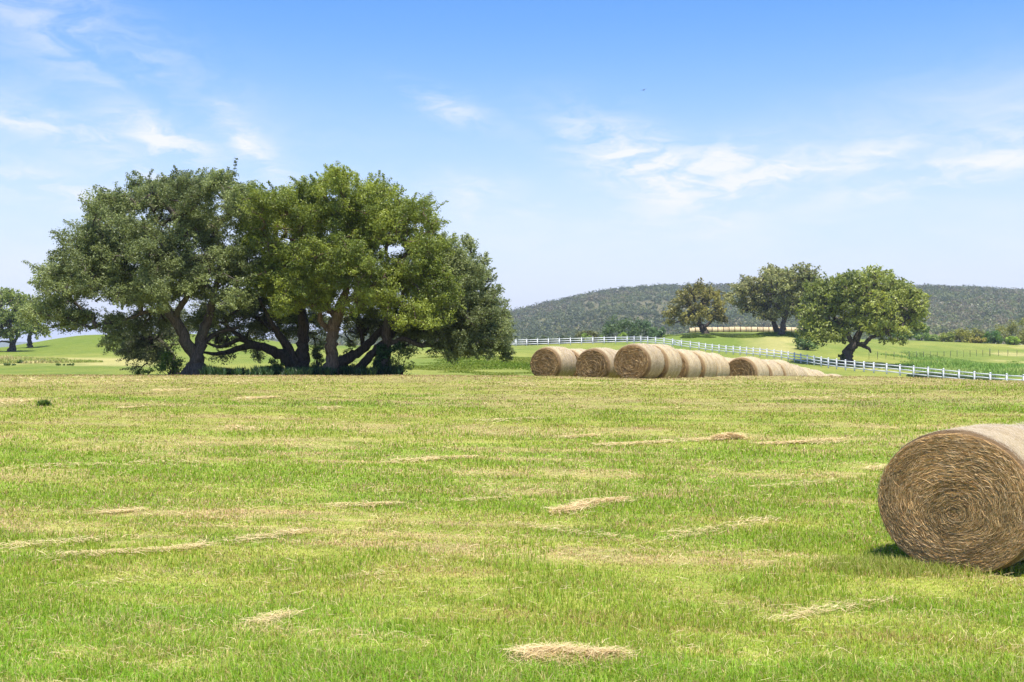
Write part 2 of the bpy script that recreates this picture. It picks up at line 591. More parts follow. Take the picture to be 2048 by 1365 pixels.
# short mown grass of the near field
n = 900000
X, Y = scatter(n, 6.0, 47.0, power=2.25)
s, b, gr = field_fracs(X, Y)
dens = vnoise(X * 2.2, Y * 2.2, 41)
ps = 0.15 + 0.42 * s; pb = 0.10 + 0.34 * b + .08 * sstep(Y, 34, 42)
pg = (1 - ps - pb) * (0.15 + 0.75 * gr)
fr = np.stack([ps, ps + pb, ps + pb + pg], -1)
col = pick(fr, [STRAW, BROWN, GREEN, YGREEN])
col = col * (0.65 + 0.7 * rs.random((n, 1))) * (1 + 0.12 * (rs.random((n, 3)) - .5))
near = sstep(-Y, -14, -7)[:, None]
col = col * (1 - 0.20 * sstep(Y, 20, 36)[:, None]) * (1 + near * np.array([.04, .22, -.05]))
hgt = (0.035 + 0.06 * rs.random(n)) * (0.6 + 0.8 * dens) * (1 + 0.5 * gr) * (1 - 0.12 * s)
hgt = hgt * (1 + 0.5 * sstep(-Y, -12, -7))
wd = np.clip(0.00062 * Y, 0.006, 0.03)
gg = blades('field_grass', X, Y, hgt * 0.64, wd, col, M_grass, lean=1.6)
tag(gg, 'short mown green and yellowing grass across the near hay field', 'grass', kind='stuff')

# brighter, taller tufts
n = 60000
X, Y = scatter(n * 3, 6.0, 40.0, power=2.2)
k = (fbm(X * 0.8, Y * 0.9, 51, 3) > 0.56)
X, Y = X[k], Y[k]
n = len(X)
col = np.where(rs.random((n, 1)) < 0.75, GREEN * 1.15, YGREEN * 1.1) * (0.7 + 0.6 * rs.random((n, 1)))
tg = blades('tall_grass', X, Y, 0.06 + 0.07 * rs.random(n), np.clip(0.00065 * Y, 0.006, 0.02), col, M_grass, lean=0.8)
tag(tg, 'taller bright green grass blades in tufts through the hay field', 'grass', kind='stuff')

# ------------------------------------------------------------------ loose hay
def gy(px, py):
    """ground point of the near field under photo pixel px,py"""
    ys = np.geomspace(5, 42, 900)
    xs = (px - 1024) / F * ys
    pr = YH + F * (CZ - ground_z(xs, ys)) / ys
    i = int(np.argmin(np.abs(pr - py)))
    return xs[i], ys[i]


def hay_strip(pts, wid, dens, thick=0.03):
    """points on the loose hay line through photo points"""
    g_ = np.array([gy(*p) for p in pts])
    seg = np.linalg.norm(np.diff(g_, axis=0), axis=1)
    L = seg.sum()
    n = int(L * wid * dens)
    t = rs.random(n) * L
    cum = np.concatenate([[0], np.cumsum(seg)])
    x = np.interp(t, cum, g_[:, 0]); y = np.interp(t, cum, g_[:, 1])
    w = wid * (0.35 + 1.0 * vnoise(t * 1.3, t * 0 + pts[0][0], 61))
    off = rs.normal(size=n) * w * 0.38
    y2 = y + off + 0.25 * (vnoise(t * 0.7, t * 0, 63) - .5)
    x2 = x + rs.normal(size=n) * 0.08
    keep = vnoise(t * 1.9, off * 3, 62) * .5 + vnoise(t * .8, off, 64) * .5 > 0.36
    h = thick * np.exp(-(off / (w * 0.5 + 1e-3)) ** 2) * rs.random(n)
    return np.stack([x2, y2, ground_z(x2, y2) + 0.03 + h], -1)[keep]


def straw_cols(n):
    base = np.where(rs.random((n, 1)) < 0.7, np.array([0.76, 0.62, 0.34]), np.array([0.60, 0.46, 0.24]))
    return base * (0.75 + 0.4 * rs.random((n, 1)))


strips = [
    ([(95, 1118), (250, 1108), (370, 1102), (420, 1090), (520, 1080), (612, 1064)], 0.16, 1500),
    ([(0, 1098), (90, 1092), (205, 1083)], 0.2, 1000),
    ([(1190, 893), (1330, 886), (1450, 880)], 0.22, 900),
    ([(1520, 891), (1600, 887), (1700, 883)], 0.28, 1100),
    ([(1130, 877), (1195, 873)], 0.22, 900),
    ([(1735, 941), (1810, 936)], 0.25, 900),
    ([(1540, 1250), (1640, 1228), (1790, 1205)], 0.16, 800),
    ([(780, 926), (850, 922), (945, 917)], 0.22, 800),
    ([(670, 1014), (800, 1011)], 0.3, 700),
    ([(470, 800), (555, 796)], 0.5, 420),
    ([(200, 1031), (285, 1022)], 0.2, 900),
    ([(240, 818), (280, 816)], 0.4, 400),
    ([(300, 783), (380, 781)], 0.6, 220),
    ([(640, 820), (680, 818)], 0.4, 350),
    ([(0, 803), (60, 804)], 0.5, 350),
    ([(1030, 1050), (1300, 1090), (1440, 1060)], 0.12, 400),
    ([(160, 1180), (300, 1160)], 0.10, 500),
    ([(450, 855), (520, 862)], 0.4, 400),
    ([(1350, 1072), (1560, 1040)], 0.16, 500),
    ([(0, 940), (250, 930), (420, 925)], 0.3, 250),
    ([(900, 1005), (1010, 1000)], 0.18, 500),
    ([(700, 1160), (800, 1150)], 0.12, 400),
    ([(1500, 980), (1680, 965)], 0.25, 300),
    ([(950, 845), (1100, 838)], 0.4, 220),
    ([(1550, 800), (1760, 795)], 0.6, 160),
    ([(0, 765), (250, 762), (520, 766)], 1.2, 60),
    ([(1000, 770), (1300, 768), (1600, 772)], 1.2, 60),
]
pp = [hay_strip(a, w * 1.5, d * 1.1) for a, w, d in strips]
# straws strewn everywhere between them
X, Y = scatter(26000, 6.5, 42.0, power=2.2)
k = (field_fracs(X, Y)[0] + 0.25) > rs.random(len(X)) * 1.4
X, Y = X[k], Y[k]
pp.append(np.stack([X, Y, ground_z(X, Y) + 0.03 + 0.04 * rs.random(len(X))], -1))
pp = np.concatenate(pp)
n = len(pp)
lh = straws('loose_hay', pp, 0.05 + 0.10 * rs.random(n), np.clip(0.0004 * pp[:, 1], 0.0028, 0.016), straw_cols(n),
            rs.normal(size=n) * 0.6 + 0.1, M_straw)
tag(lh, 'pale dry hay wisps and raking lines left on the mown grass', 'loose hay', kind='stuff')

PILES = [
    ('low swirled pile of pale hay at the bottom edge of the field', [(1045, 1330), (1080, 1322), (1125, 1318), (1180, 1327), (1235, 1323)], 0.26, 6500, 0.08),
    ('pale hay pile spread beside the tall yellow grass tuft mid-field', [(1105, 1029), (1140, 1024), (1180, 1010), (1255, 1004)], 0.26, 1900, 0.05),
    ('small rounded hay heap on a raked line right of mid-field', [(1436, 881), (1462, 876), (1480, 880)], 0.22, 3800, 0.10),
    ('thin pale hay heap nearest the bottom left corner', [(505, 1256), (545, 1243), (590, 1232)], 0.10, 2600, 0.03),
]
for lab, pts, wid, dens, th in PILES:
    p = hay_strip(pts, wid, dens * 1.6, th)
    n = len(p)
    piece = straws('hay_pile', p, 0.08 + 0.14 * rs.random(n), np.clip(0.0004 * p[:, 1], 0.003, 0.02), straw_cols(n),
                   rs.normal(size=n) * 0.8 + 0.15, M_straw)
    tag(piece, lab, 'hay pile', 'hay piles left on the field')


# ------------------------------------------------------------------ trees
def leaf_mesh(centers, radii, counts, size, cols, flat=0.7, up=0.5):
    """leaf quads in clumps. centers Kx3, radii K, counts K, cols Kx3 -> verts, quads, colours"""
    K = len(centers)
    idx = np.repeat(np.arange(K), counts)
    n = len(idx)
    d = rs.normal(size=(n, 3)); d /= np.linalg.norm(d, axis=1)[:, None]
    r = rs.random(n) ** (1 / 2.2)
    off = d * r[:, None] * radii[idx][:, None]
    off[:, 2] *= flat
    p = centers[idx] + off
    nrm = d * 0.8 + rs.normal(size=(n, 3)) * 0.7 + np.array([0, 0, up])
    nrm /= np.linalg.norm(nrm, axis=1)[:, None]
    t = np.cross(nrm, rs.normal(size=(n, 3))); t /= np.linalg.norm(t, axis=1)[:, None] + 1e-9
    s = np.cross(nrm, t)
    L = (size * (0.65 + 0.7 * rs.random(n)))[:, None]
    Wd = L * 0.5
    v = np.stack([p - t * L / 2, p + s * Wd / 2, p + t * L / 2, p - s * Wd / 2], 1).reshape(-1, 3)
    q = np.arange(n * 4).reshape(-1, 4)
    c = cols[idx] * (0.7 + 0.6 * rs.random((n, 1)))
    return v, q, np.repeat(c, 4, 0)


def jitter_path(a, b, n, amp, rng):
    t = np.linspace(0, 1, n + 1)[1:, None]
    p = a + (b - a) * t
    L = np.linalg.norm(b - a)
    j = rng.normal(size=(n, 3)) * amp * L
    j[-1] = 0
    return p + j


def make_tree(name, label, cat, Y, limbs, lobes, leaf, col, col2, per_lobe, per_clump, clump_r, bark, seed=1,
              depth=0.75, group=None, tipcol=None, twig=0.012, extra_twigs=0, rootflare=1.35, base_px=None):
    """limbs: list of lists of (px, py, dY, radius_m); the first is the trunk.  lobes: (px, py, rx, ry[, dY]) photo px at distance Y"""
    rng = np.random.default_rng(seed)
    k = Y / F
    if Y < 100:
        leaf *= 0.86; per_clump = int(per_clump * 1.25)
    nodes = []; parent = []; rad = []
    def addn(p, par, r):
        nodes.append(np.array(p, float)); parent.append(par); rad.append(r); return len(nodes) - 1
    mb = MB()
    for li, L in enumerate(limbs):
        pts = np.array([P(a, b, Y + c) for a, b, c, r in L]); rr = np.array([r for *_, r in L])
        m = max(6, len(L) * 4)
        ts = np.linspace(0, len(L) - 1, m)
        pp_ = pchip(np.arange(len(L)), pts, ts) if len(L) > 2 else np.stack([np.interp(ts, np.arange(len(L)), pts[:, c]) for c in range(3)], -1)
        rt = np.interp(ts, np.arange(len(L)), rr)
        w = rng.normal(size=pp_.shape) * rt[:, None] * 0.16
        w[0] = 0
        pp_ = pp_ + w
        ground_start = L[0][1] > 0 and len(L[0]) == 4 and L[0][3] >= 0.0
        if li == 0 or L[0][1] >= limbs[0][0][1] - 6:      # starts at the ground
            z0 = float(ground_z(pp_[0, 0], pp_[0, 1]))
            pp_[0, 2] = z0 - 0.15
            rt[0] *= rootflare; rt[1] *= 1 + (rootflare - 1) * 0.35
        mb.tube(pp_, rt, 12, 0.22, rng)
        last = -1
        for p, r in zip(pp_, rt):
            last = addn(p, last, r)
    nl = len(nodes)
    # lobes -> clumps
    cx = np.mean([l[0] for l in lobes]); W_ = max(abs(l[0] - cx) + l[2] for l in lobes)
    clumps = []; cc = []
    for l in lobes:
        px, py, rx, ry = l[:4]
        rx *= 0.98; ry *= 0.98
        full = max(0.15, 1 - ((px - cx) / W_) ** 2) ** 0.5 * W_ * k * depth
        offs = [l[4]] if len(l) > 4 else [-full * rng.uniform(.35, .8), full * rng.uniform(.1, .75)]
        for oi, dy in enumerate(offs):
            c0 = P(px + rng.normal() * rx * .12, py + rng.normal() * ry * .12, Y)
            c0[1] += dy
            # keep the same projected place at the new distance
            c0[0] *= (Y + dy) / Y; c0[2] = CZ + (c0[2] - CZ) * (Y + dy) / Y
            shade = rng.uniform(0, 1)
            n = max(4, int(2.3 * per_lobe * rx * ry / 3600.0))
            d = rng.normal(size=(n, 3)); d /= np.linalg.norm(d, axis=1)[:, None]
            d[:, 2] = np.where(d[:, 2] < -0.75, -d[:, 2] * 0.7, d[:, 2])
            r = rng.uniform(0.1, 1.0, n) ** 0.6
            q = c0 + d * r[:, None] * np.array([rx * k, min(rx, ry * 1.3) * k * 1.1, ry * k])
            clumps.append(q)
            m_ = np.clip(shade + rng.normal(size=n) * 0.25, 0, 1)[:, None]
            cc.append(np.asarray(col) * (1 - m_) + np.asarray(col2) * m_)
    clumps = np.concatenate(clumps); cc = np.concatenate(cc)
    gz = ground_z(clumps[:, 0], clumps[:, 1]) + clump_r * 0.5
    clumps[:, 2] = np.maximum(clumps[:, 2], gz)
    # connect clumps with branches, nearest first
    NA = np.array(nodes)
    order = np.argsort(np.min(np.linalg.norm(clumps[:, None, :] - NA[None, :, :], axis=2), axis=1))
    arr = np.zeros((len(nodes) + len(clumps) * 4 + 8, 3)); arr[:len(nodes)] = NA; cnt = len(nodes)
    trunk_top = NA[:, 2].min() + 0.25 * (clumps[:, 2].max() - NA[:, 2].min())
    pen = np.where(NA[:, 2] < NA[:, 2].min() + 1.0 * (Y / 50), 3.0 * (Y / 50), 0.0)
    penal = np.zeros(len(arr)); penal[:cnt] = pen
    depthn = np.zeros(len(arr)); load = np.zeros(len(arr)); par = np.full(len(arr), -1, int)
    for i_, p_ in enumerate(parent): par[i_] = p_
    for ci in order:
        c = clumps[ci]
        dd = np.linalg.norm(arr[:cnt] - c, axis=1) + penal[:cnt] + 0.15 * depthn[:cnt] * (Y / 50) * 0.3
        a = int(np.argmin(dd))
        Ld = np.linalg.norm(arr[a] - c)
        ns = 3 if Ld > 1.0 * (Y / 50) else 2
        path = jitter_path(arr[a], c, ns, 0.07, rng)
        last = a
        for pnt in path:
            arr[cnt] = pnt; par[cnt] = last; depthn[cnt] = depthn[last] + np.linalg.norm(arr[last] - pnt)
            last = cnt; cnt += 1
        # load
        q = last
        while q >= nl:
            load[q] += 1; q = par[q]
    # tubes per chain
    child = {}
    for i_ in range(nl, cnt):
        child.setdefault(par[i_], []).append(i_)
    rr_ = twig * (Y / 50) ** 0.5 * np.sqrt(np.maximum(load, 1)) * 1.25
    starts = [(p_, c_) for p_ in list(child) if p_ < nl for c_ in child[p_]]
    while starts:
        a, b_ = starts.pop()
        chain = [a, b_]
        while True:
            ch = child.get(chain[-1], [])
            if not ch: break
            ch = sorted(ch, key=lambda q: -load[q])
            for o_ in ch[1:]:
                starts.append((chain[-1], o_))
            chain.append(ch[0])
        rad_ = [min(rr_[chain[1]], 0.5)] + [rr_[q] for q in chain[1:]]
        rad_[-1] *= 0.4
        mb.tube(arr[chain], rad_, 5)
    base = P(limbs[0][0][0], limbs[0][0][1], Y + limbs[0][0][2])
    gzb = float(ground_z(base[0], base[1]))
    root = empty(name, (base[0], base[1], gzb))
    def place(o):
        o.parent = root
        o.matrix_parent_inverse = Matrix.Translation((-base[0], -base[1], -gzb))
    cr = clump_r * 0.74 * rng.uniform(0.55, 1.3, len(clumps))
    cnts = np.maximum(4, (0.62 * per_clump * (cr / clump_r / .74) ** 2)).astype(int)
    v, q, c = leaf_mesh(clumps, cr, cnts, leaf, cc)
    # sprigs reaching out of the outline
    ctr = clumps.mean(0)
    outd = clumps - ctr; outd /= np.linalg.norm(outd, axis=1)[:, None] + 1e-6
    sel = np.where(rng.random(len(clumps)) < 0.6)[0]
    dirs = outd[sel] * 0.8 + rng.normal(size=(len(sel), 3)) * 0.45 + np.array([0, 0, .25])
    dirs /= np.linalg.norm(dirs, axis=1)[:, None]
    reach = clump_r * (1.0 if Y < 100 else .75) * rng.uniform(0.5, 1.25, len(sel))[:, None]
    sp = []
    for t_ in (.35, .6, .8, 1.0):
        sp.append(clumps[sel] + dirs * reach * t_)
    sp = np.concatenate(sp)
    sp[:, 2] = np.maximum(sp[:, 2], ground_z(sp[:, 0], sp[:, 1]) + 0.05)
    v2, q2, c2 = leaf_mesh(sp, np.tile(cr[sel] * 0.32, 4), np.full(len(sp), max(3, int(per_clump * .07))), leaf, np.tile(cc[sel], (4, 1)))
    for a_, b_ in zip(clumps[sel], clumps[sel] + dirs * reach * .95):
        mb.tube([a_, b_], [twig * .5 * (Y / 50) ** .5, twig * .25 * (Y / 50) ** .5], 3)
    tr = mb.build('trunk', bark, None, True); place(tr)
    v = np.concatenate([v, v2]); q = np.concatenate([q, q2 + len(v) - len(v2)]); c = np.concatenate([c, c2])
    lo = mesh_np('crown', v, q, M_leaf, c); place(lo)
    tag(root, label, cat, group)
    return root


GG = 'live oaks in the clump on the crest'
OLV1, OLV2 = (0.130, 0.160, 0.058), (0.280, 0.330, 0.125)     # grey-green
BRT1, BRT2 = (0.135, 0.178, 0.036), (0.315, 0.370, 0.072)     # yellow-green
DRK1, DRK2 = (0.12, 0.145, 0.06), (0.20, 0.235, 0.095)

make_tree('oak_tree', 'big grey-green oak with forked leaning trunk at the left of the clump', 'tree', 50,
          [[(398, 750, 0, .36), (392, 715, 0, .28), (372, 680, -.3, .25), (350, 640, -.5, .22), (318, 600, -.8, .17), (270, 560, -1.2, .11), (220, 520, -1.5, .07)],
           [(378, 750, .2, .34), (398, 712, .1, .27), (402, 680, .2, .24), (415, 640, .4, .20), (425, 600, .5, .15), (440, 540, .5, .10), (430, 460, .3, .06)],
           [(350, 640, -.5, .15), (362, 610, -.8, .13), (385, 570, -1.0, .11), (380, 500, -1.4, .08), (360, 430, -1.2, .05)],
           [(330, 615, -.7, .10), (290, 625, -1.5, .08), (250, 640, -2, .06), (200, 650, -2.4, .04)],
           [(402, 690, .1, .12), (440, 665, 1.2, .09), (480, 655, 1.6, .06)]],
          [(128, 560, 55, 50), (110, 620, 48, 42), (185, 480, 58, 52), (225, 415, 55, 42), (300, 395, 58, 44), (375, 392, 58, 42),
           (435, 380, 44, 34), (480, 420, 56, 48), (290, 490, 78, 60), (390, 480, 80, 60), (205, 570, 80, 56), (300, 590, 70, 48),
           (395, 570, 74, 52), (460, 530, 56, 60), (222, 655, 40, 34, -2.0), (160, 640, 52, 28), (222, 690, 24, 28, -2.2), (470, 600, 45, 35), (85, 560, 22, 14, 0.0), (330, 535, 90, 44), (200, 525, 66, 44), (410, 640, 44, 30, 1.2), (290, 640, 50, 34, 0.6), (350, 420, 80, 40, 1.0), (250, 460, 60, 44, 1.0), (380, 365, 60, 24, .5)],
          0.105, OLV1, OLV2, 26, 190, 0.52, M_bark, seed=11, group=GG)

make_tree('oak_tree', 'low drooping grey oak half hidden behind the forked oak', 'tree', 57,
          [[(352, 746, 0, .16), (345, 715, 0, .12), (330, 690, 0, .09), (305, 672, 0, .05)]],
          [(300, 690, 46, 34, 0), (255, 670, 26, 26, .4), (290, 660, 44, 30, -.8), (330, 655, 34, 24, -1.4), (265, 690, 30, 30, -.6), (310, 700, 30, 26, -.6), (230, 650, 30, 24, 0), (260, 700, 22, 24, .2), (275, 735, 20, 9, -.4), (338, 668, 40, 32, 1), (272, 708, 30, 26, -.5), (320, 715, 36, 22, -.5), (350, 640, 46, 30, 1.5), (400, 655, 40, 28, 2.0)],
          0.10, (0.11, 0.13, 0.06), (0.20, 0.23, 0.11), 40, 120, 0.5, M_bark_d, seed=12, group=GG)

make_tree('oak_tree', 'dark oak whose black trunk leans left into low level limbs', 'tree', 54,
          [[(588, 750, 0, .34), (575, 722, 0, .30), (545, 703, 0, .24), (505, 690, -.2, .19), (465, 702, -.4, .13), (430, 708, -.6, .09), (405, 705, -.8, .05)],
           [(592, 750, .4, .26), (575, 700, .5, .21), (550, 660, .6, .17), (520, 640, .6, .12), (480, 610, .6, .08)],
           [(520, 693, -.1, .13), (480, 680, 0, .11), (440, 695, .2, .08), (410, 685, .3, .05)],
           [(505, 690, -.2, .11), (470, 665, -.4, .09), (440, 645, -.5, .06), (415, 660, -.5, .04)]],
          [(450, 610, 56, 34, 0), (510, 620, 58, 34, 1.5), (570, 610, 50, 34, 1.8), (440, 650, 40, 22, 1.0), (520, 655, 46, 20, 2.4), (480, 560, 60, 40, 1.5), (580, 640, 36, 22, 2.6), (560, 560, 60, 40, 2.5), (430, 668, 40, 20, 3.2), (490, 672, 44, 18, 3.4), (545, 665, 40, 20, 3.2), (600, 665, 36, 22, 3.0), (640, 655, 30, 24, 2.8), (410, 625, 44, 30, 2.4), (440, 682, 36, 16, 2.2), (480, 640, 50, 26, .4), (535, 650, 44, 24, 1.0), (570, 675, 30, 20, 3.4), (620, 640, 34, 26, 1.8), (500, 700, 24, 10, 3.6), (632, 690, 22, 24, 3.4),
           (450, 716, 26, 9, -.4), (510, 712, 22, 8, 0.5)],
          0.10, DRK1, DRK2, 40, 130, 0.5, M_bark_d, seed=13, group=GG)

make_tree('oak_tree', 'upright black-trunked oak just left of the bright green oak', 'tree', 52,
          [[(606, 750, 0, .36), (607, 715, 0, .29), (606, 685, 0, .26), (606, 650, 0, .23), (600, 600, .3, .15), (590, 520, .8, .09)],
           [(596, 722, 0, .14), (578, 695, -.2, .13), (560, 672, -.4, .11), (540, 640, -.5, .08), (520, 600, -.5, .05)]],
          [(600, 560, 60, 44, 1), (560, 520, 56, 44, 1.5), (620, 500, 56, 48, 2.0), (520, 590, 44, 32, .5), (590, 640, 34, 20, 1.2), (530, 440, 50, 44, 1.5), (500, 400, 40, 36, 1.0)],
          0.105, (0.12, 0.16, 0.035), (0.24, 0.29, 0.065), 38, 150, 0.5, M_bark_d, seed=14, group=GG)

make_tree('oak_tree', 'tallest bright yellow-green oak with brown trunk in the middle of the clump', 'tree', 49.5,
          [[(661, 750, 0, .33), (662, 715, 0, .27), (664, 680, 0, .25), (667, 650, -.1, .26), (678, 625, -.2, .23), (690, 580, -.3, .15), (700, 500, -.3, .10), (690, 420, -.2, .05)],
           [(662, 662, 0, .13), (648, 652, -.3, .12), (640, 638, -.5, .11), (640, 622, -.6, .10), (632, 590, -.8, .08), (600, 520, -1, .06)],
           [(676, 632, -.1, .17), (655, 618, .3, .14), (630, 600, .8, .10), (580, 560, 1.2, .07)],
           [(684, 610, -.2, .15), (720, 590, -.3, .12), (770, 555, -.5, .09), (820, 500, -.6, .06)]],
          [(680, 380, 55, 38), (612, 395, 44, 34), (762, 396, 52, 38), (828, 432, 50, 44), (560, 415, 52, 40), (640, 450, 74, 54), (742, 465, 76, 56),
           (850, 500, 56, 54), (515, 478, 54, 56), (600, 530, 76, 54), (700, 550, 76, 54), (800, 560, 76, 54), (868, 570, 46, 54), (535, 560, 56, 46),
           (635, 600, 52, 30), (742, 612, 60, 36), (826, 630, 58, 36), (560, 612, 52, 28, -1.5), (700, 420, 60, 50), (690, 510, 90, 50), (610, 575, 70, 40), (720, 500, 60, 60, 1.0), (530, 405, 44, 34), (590, 450, 60, 44, 1.0), (785, 450, 60, 50, 1.0)],
          0.10, BRT1, BRT2, 27, 190, 0.52, M_bark_w, seed=15, group=GG)

make_tree('oak_tree', 'oak with two dark trunks slanting up to the right beside the ivy-clad trunk', 'tree', 52,
          [[(645, 752, 0, .30), (680, 726, 0, .26), (715, 706, .1, .22), (745, 680, .2, .18), (770, 650, .3, .14), (800, 600, .4, .09), (820, 550, .5, .06)],
           [(705, 752, -.5, .25), (728, 728, -.5, .22), (752, 700, -.5, .18), (775, 680, -.4, .14), (800, 640, -.4, .10), (840, 600, -.4, .06)],
           [(726, 695, .2, .11), (722, 660, .4, .08), (716, 630, .5, .05)]],
          [(740, 655, 40, 20, 2.2), (700, 648, 34, 20, 3.2), (720, 668, 34, 18, 1.6), (790, 660, 46, 28, 1.2), (840, 665, 44, 24, 1.0), (735, 640, 44, 24, .4), (820, 700, 30, 12, 2.4), (700, 690, 20, 16, 3.2), (800, 668, 40, 18, 3.0), (760, 675, 24, 12, 3.4), (850, 675, 40, 20, 3.0), (790, 640, 46, 28, 2.4), (725, 628, 36, 20, 2.0), (835, 650, 46, 28, 2.6), (870, 620, 46, 40, 3.0), (760, 590, 60, 36, 2.0)],
          0.10, DRK1, DRK2, 40, 130, 0.5, M_bark_d, seed=16, group=GG)

make_tree('oak_tree', 'spreading grey-green oak with ivy on its trunk at the right of the clump', 'tree', 51,
          [[(770, 752, 0, .33), (771, 715, 0, .26), (773, 680, 0, .22), (774, 640, 0, .19), (776, 590, .1, .14), (800, 520, .4, .09)],
           [(774, 688, 0, .13), (810, 680, -.2, .11), (845, 692, -.4, .10), (880, 690, -.6, .08), (920, 682, -.8, .06), (965, 690, -1, .04)],
           [(774, 650, 0, .14), (820, 630, .3, .12), (870, 600, .6, .10), (920, 590, .8, .07), (955, 560, .8, .04)],
           [(845, 690, -.4, .06), (870, 675, -.2, .05), (920, 660, 0, .04)]],
          [(905, 520, 40, 46), (930, 600, 50, 50), (1000, 655, 26, 20, 0), (1010, 715, 12, 14, -.6), (965, 610, 30, 30, .5), (945, 545, 44, 44), (980, 625, 44, 44), (995, 680, 32, 34, 0), (945, 690, 60, 30), (915, 640, 60, 50), (955, 655, 44, 38), (885, 655, 54, 38), (988, 668, 30, 32), (940, 698, 50, 22), (885, 700, 34, 20, -1.0),
           (825, 640, 52, 30), (938, 500, 18, 26, 0), (970, 560, 18, 18, 0), (1005, 690, 18, 22, -.5), (900, 718, 20, 13, -1.4), (850, 600, 50, 46, 1.5), (985, 590, 12, 14, 0), (820, 665, 46, 30, 1.6), (870, 560, 50, 44, 1.0)],
          0.105, (0.14, 0.17, 0.065), (0.29, 0.335, 0.13), 32, 170, 0.46, M_bark, seed=17, group=GG)

GR = 'oaks in the paddock beyond the white fence'
make_tree('oak_tree', 'broad green oak behind the white fence with its trunk leaning right', 'tree', 172,
          [[(1690, 724, 0, .95), (1697, 706, 0, .75), (1706, 690, 0, .65), (1716, 672, 0, .5), (1725, 640, 0, .35), (1725, 590, 0, .2)],
           [(1708, 690, 0, .40), (1728, 688, -1, .32), (1742, 676, -1, .28), (1765, 668, -2, .2), (1790, 655, -2, .12)],
           [(1706, 690, 0, .4), (1690, 660, 0, .3), (1660, 625, 0, .2)],
           [(1720, 690, 0, .3), (1738, 698, -1, .22), (1742, 706, -1, .1)]],
          [(1632, 632, 34, 30), (1650, 590, 40, 34), (1690, 570, 42, 28), (1740, 564, 46, 28), (1785, 583, 38, 30), (1820, 605, 28, 30), (1825, 645, 24, 28),
           (1700, 605, 50, 34), (1760, 610, 50, 34), (1620, 668, 26, 16), (1665, 660, 42, 24), (1720, 650, 50, 24), (1780, 655, 42, 22), (1802, 682, 16, 10, -3), (1768, 680, 18, 8, -4), (1625, 655, 34, 26), (1660, 672, 40, 16), (1750, 640, 60, 34, 3), (1700, 585, 60, 30, 3), (1790, 620, 50, 34, 2), (1686, 627, 40, 26, -3), (1705, 640, 36, 20, 1), (1770, 664, 40, 14, 2), (1835, 625, 18, 26)],
          0.42, (0.175, 0.215, 0.055), (0.37, 0.41, 0.10), 60, 46, 1.1, M_bark_d, seed=21, group=GR, twig=0.02)
make_tree('oak_tree', 'airy olive-brown oak on the bank with a slim upright trunk', 'tree', 232,
          [[(1563, 671, 0, .75), (1566, 655, 0, .55), (1570, 635, 0, .45), (1580, 600, 0, .3), (1600, 560, 0, .15)],
           [(1569, 640, 0, .3), (1555, 615, 0, .2), (1540, 590, 0, .12)]],
          [(1560, 570, 42, 30), (1606, 545, 26, 24), (1625, 560, 24, 26), (1580, 610, 46, 26), (1600, 590, 36, 30), (1575, 554, 30, 20), (1612, 628, 24, 20), (1590, 575, 50, 30, 3), (1570, 620, 50, 24, 2)],
          0.5, (0.21, 0.225, 0.085), (0.36, 0.375, 0.145), 62, 40, 1.2, M_bark_d, seed=22, group=GR, twig=0.02)
make_tree('oak_tree', 'olive-brown oak on the bank whose trunk leans left beside the slim one', 'tree', 238,
          [[(1556, 667, 0, .7), (1551, 655, 0, .55), (1546, 640, 0, .45), (1530, 610, 0, .3), (1510, 580, 0, .15)],
           [(1547, 642, 0, .25), (1530, 634, 0, .18), (1500, 625, 0, .1)]],
          [(1478, 580, 24, 18), (1505, 578, 32, 24), (1535, 560, 34, 26), (1498, 610, 36, 20), (1535, 600, 40, 30), (1530, 630, 30, 12), (1548, 552, 24, 16), (1500, 595, 44, 28, 3), (1460, 600, 14, 12), (1530, 615, 50, 22, 2)],
          0.5, (0.21, 0.215, 0.08), (0.36, 0.365, 0.14), 62, 40, 1.2, M_bark_d, seed=23, group=GR, twig=0.02)
make_tree('oak_tree', 'round russet-brown oak with a short leaning trunk, leftmost in the paddock', 'tree', 242,
          [[(1410, 668, 0, .85), (1406, 658, 0, .65), (1398, 646, 0, .5), (1392, 620, 0, .3)],
           [(1405, 656, 0, .4), (1420, 645, 0, .3), (1435, 625, 0, .15)]],
          [(1348, 628, 24, 22), (1375, 600, 30, 24), (1402, 585, 30, 18), (1430, 600, 28, 24), (1395, 625, 44, 24), (1440, 628, 16, 20), (1336, 646, 14, 8), (1430, 640, 22, 14), (1370, 645, 26, 10)],
          0.48, (0.17, 0.16, 0.045), (0.32, 0.30, 0.08), 66, 42, 1.15, M_bark_d, seed=24, group=GR, twig=0.02)

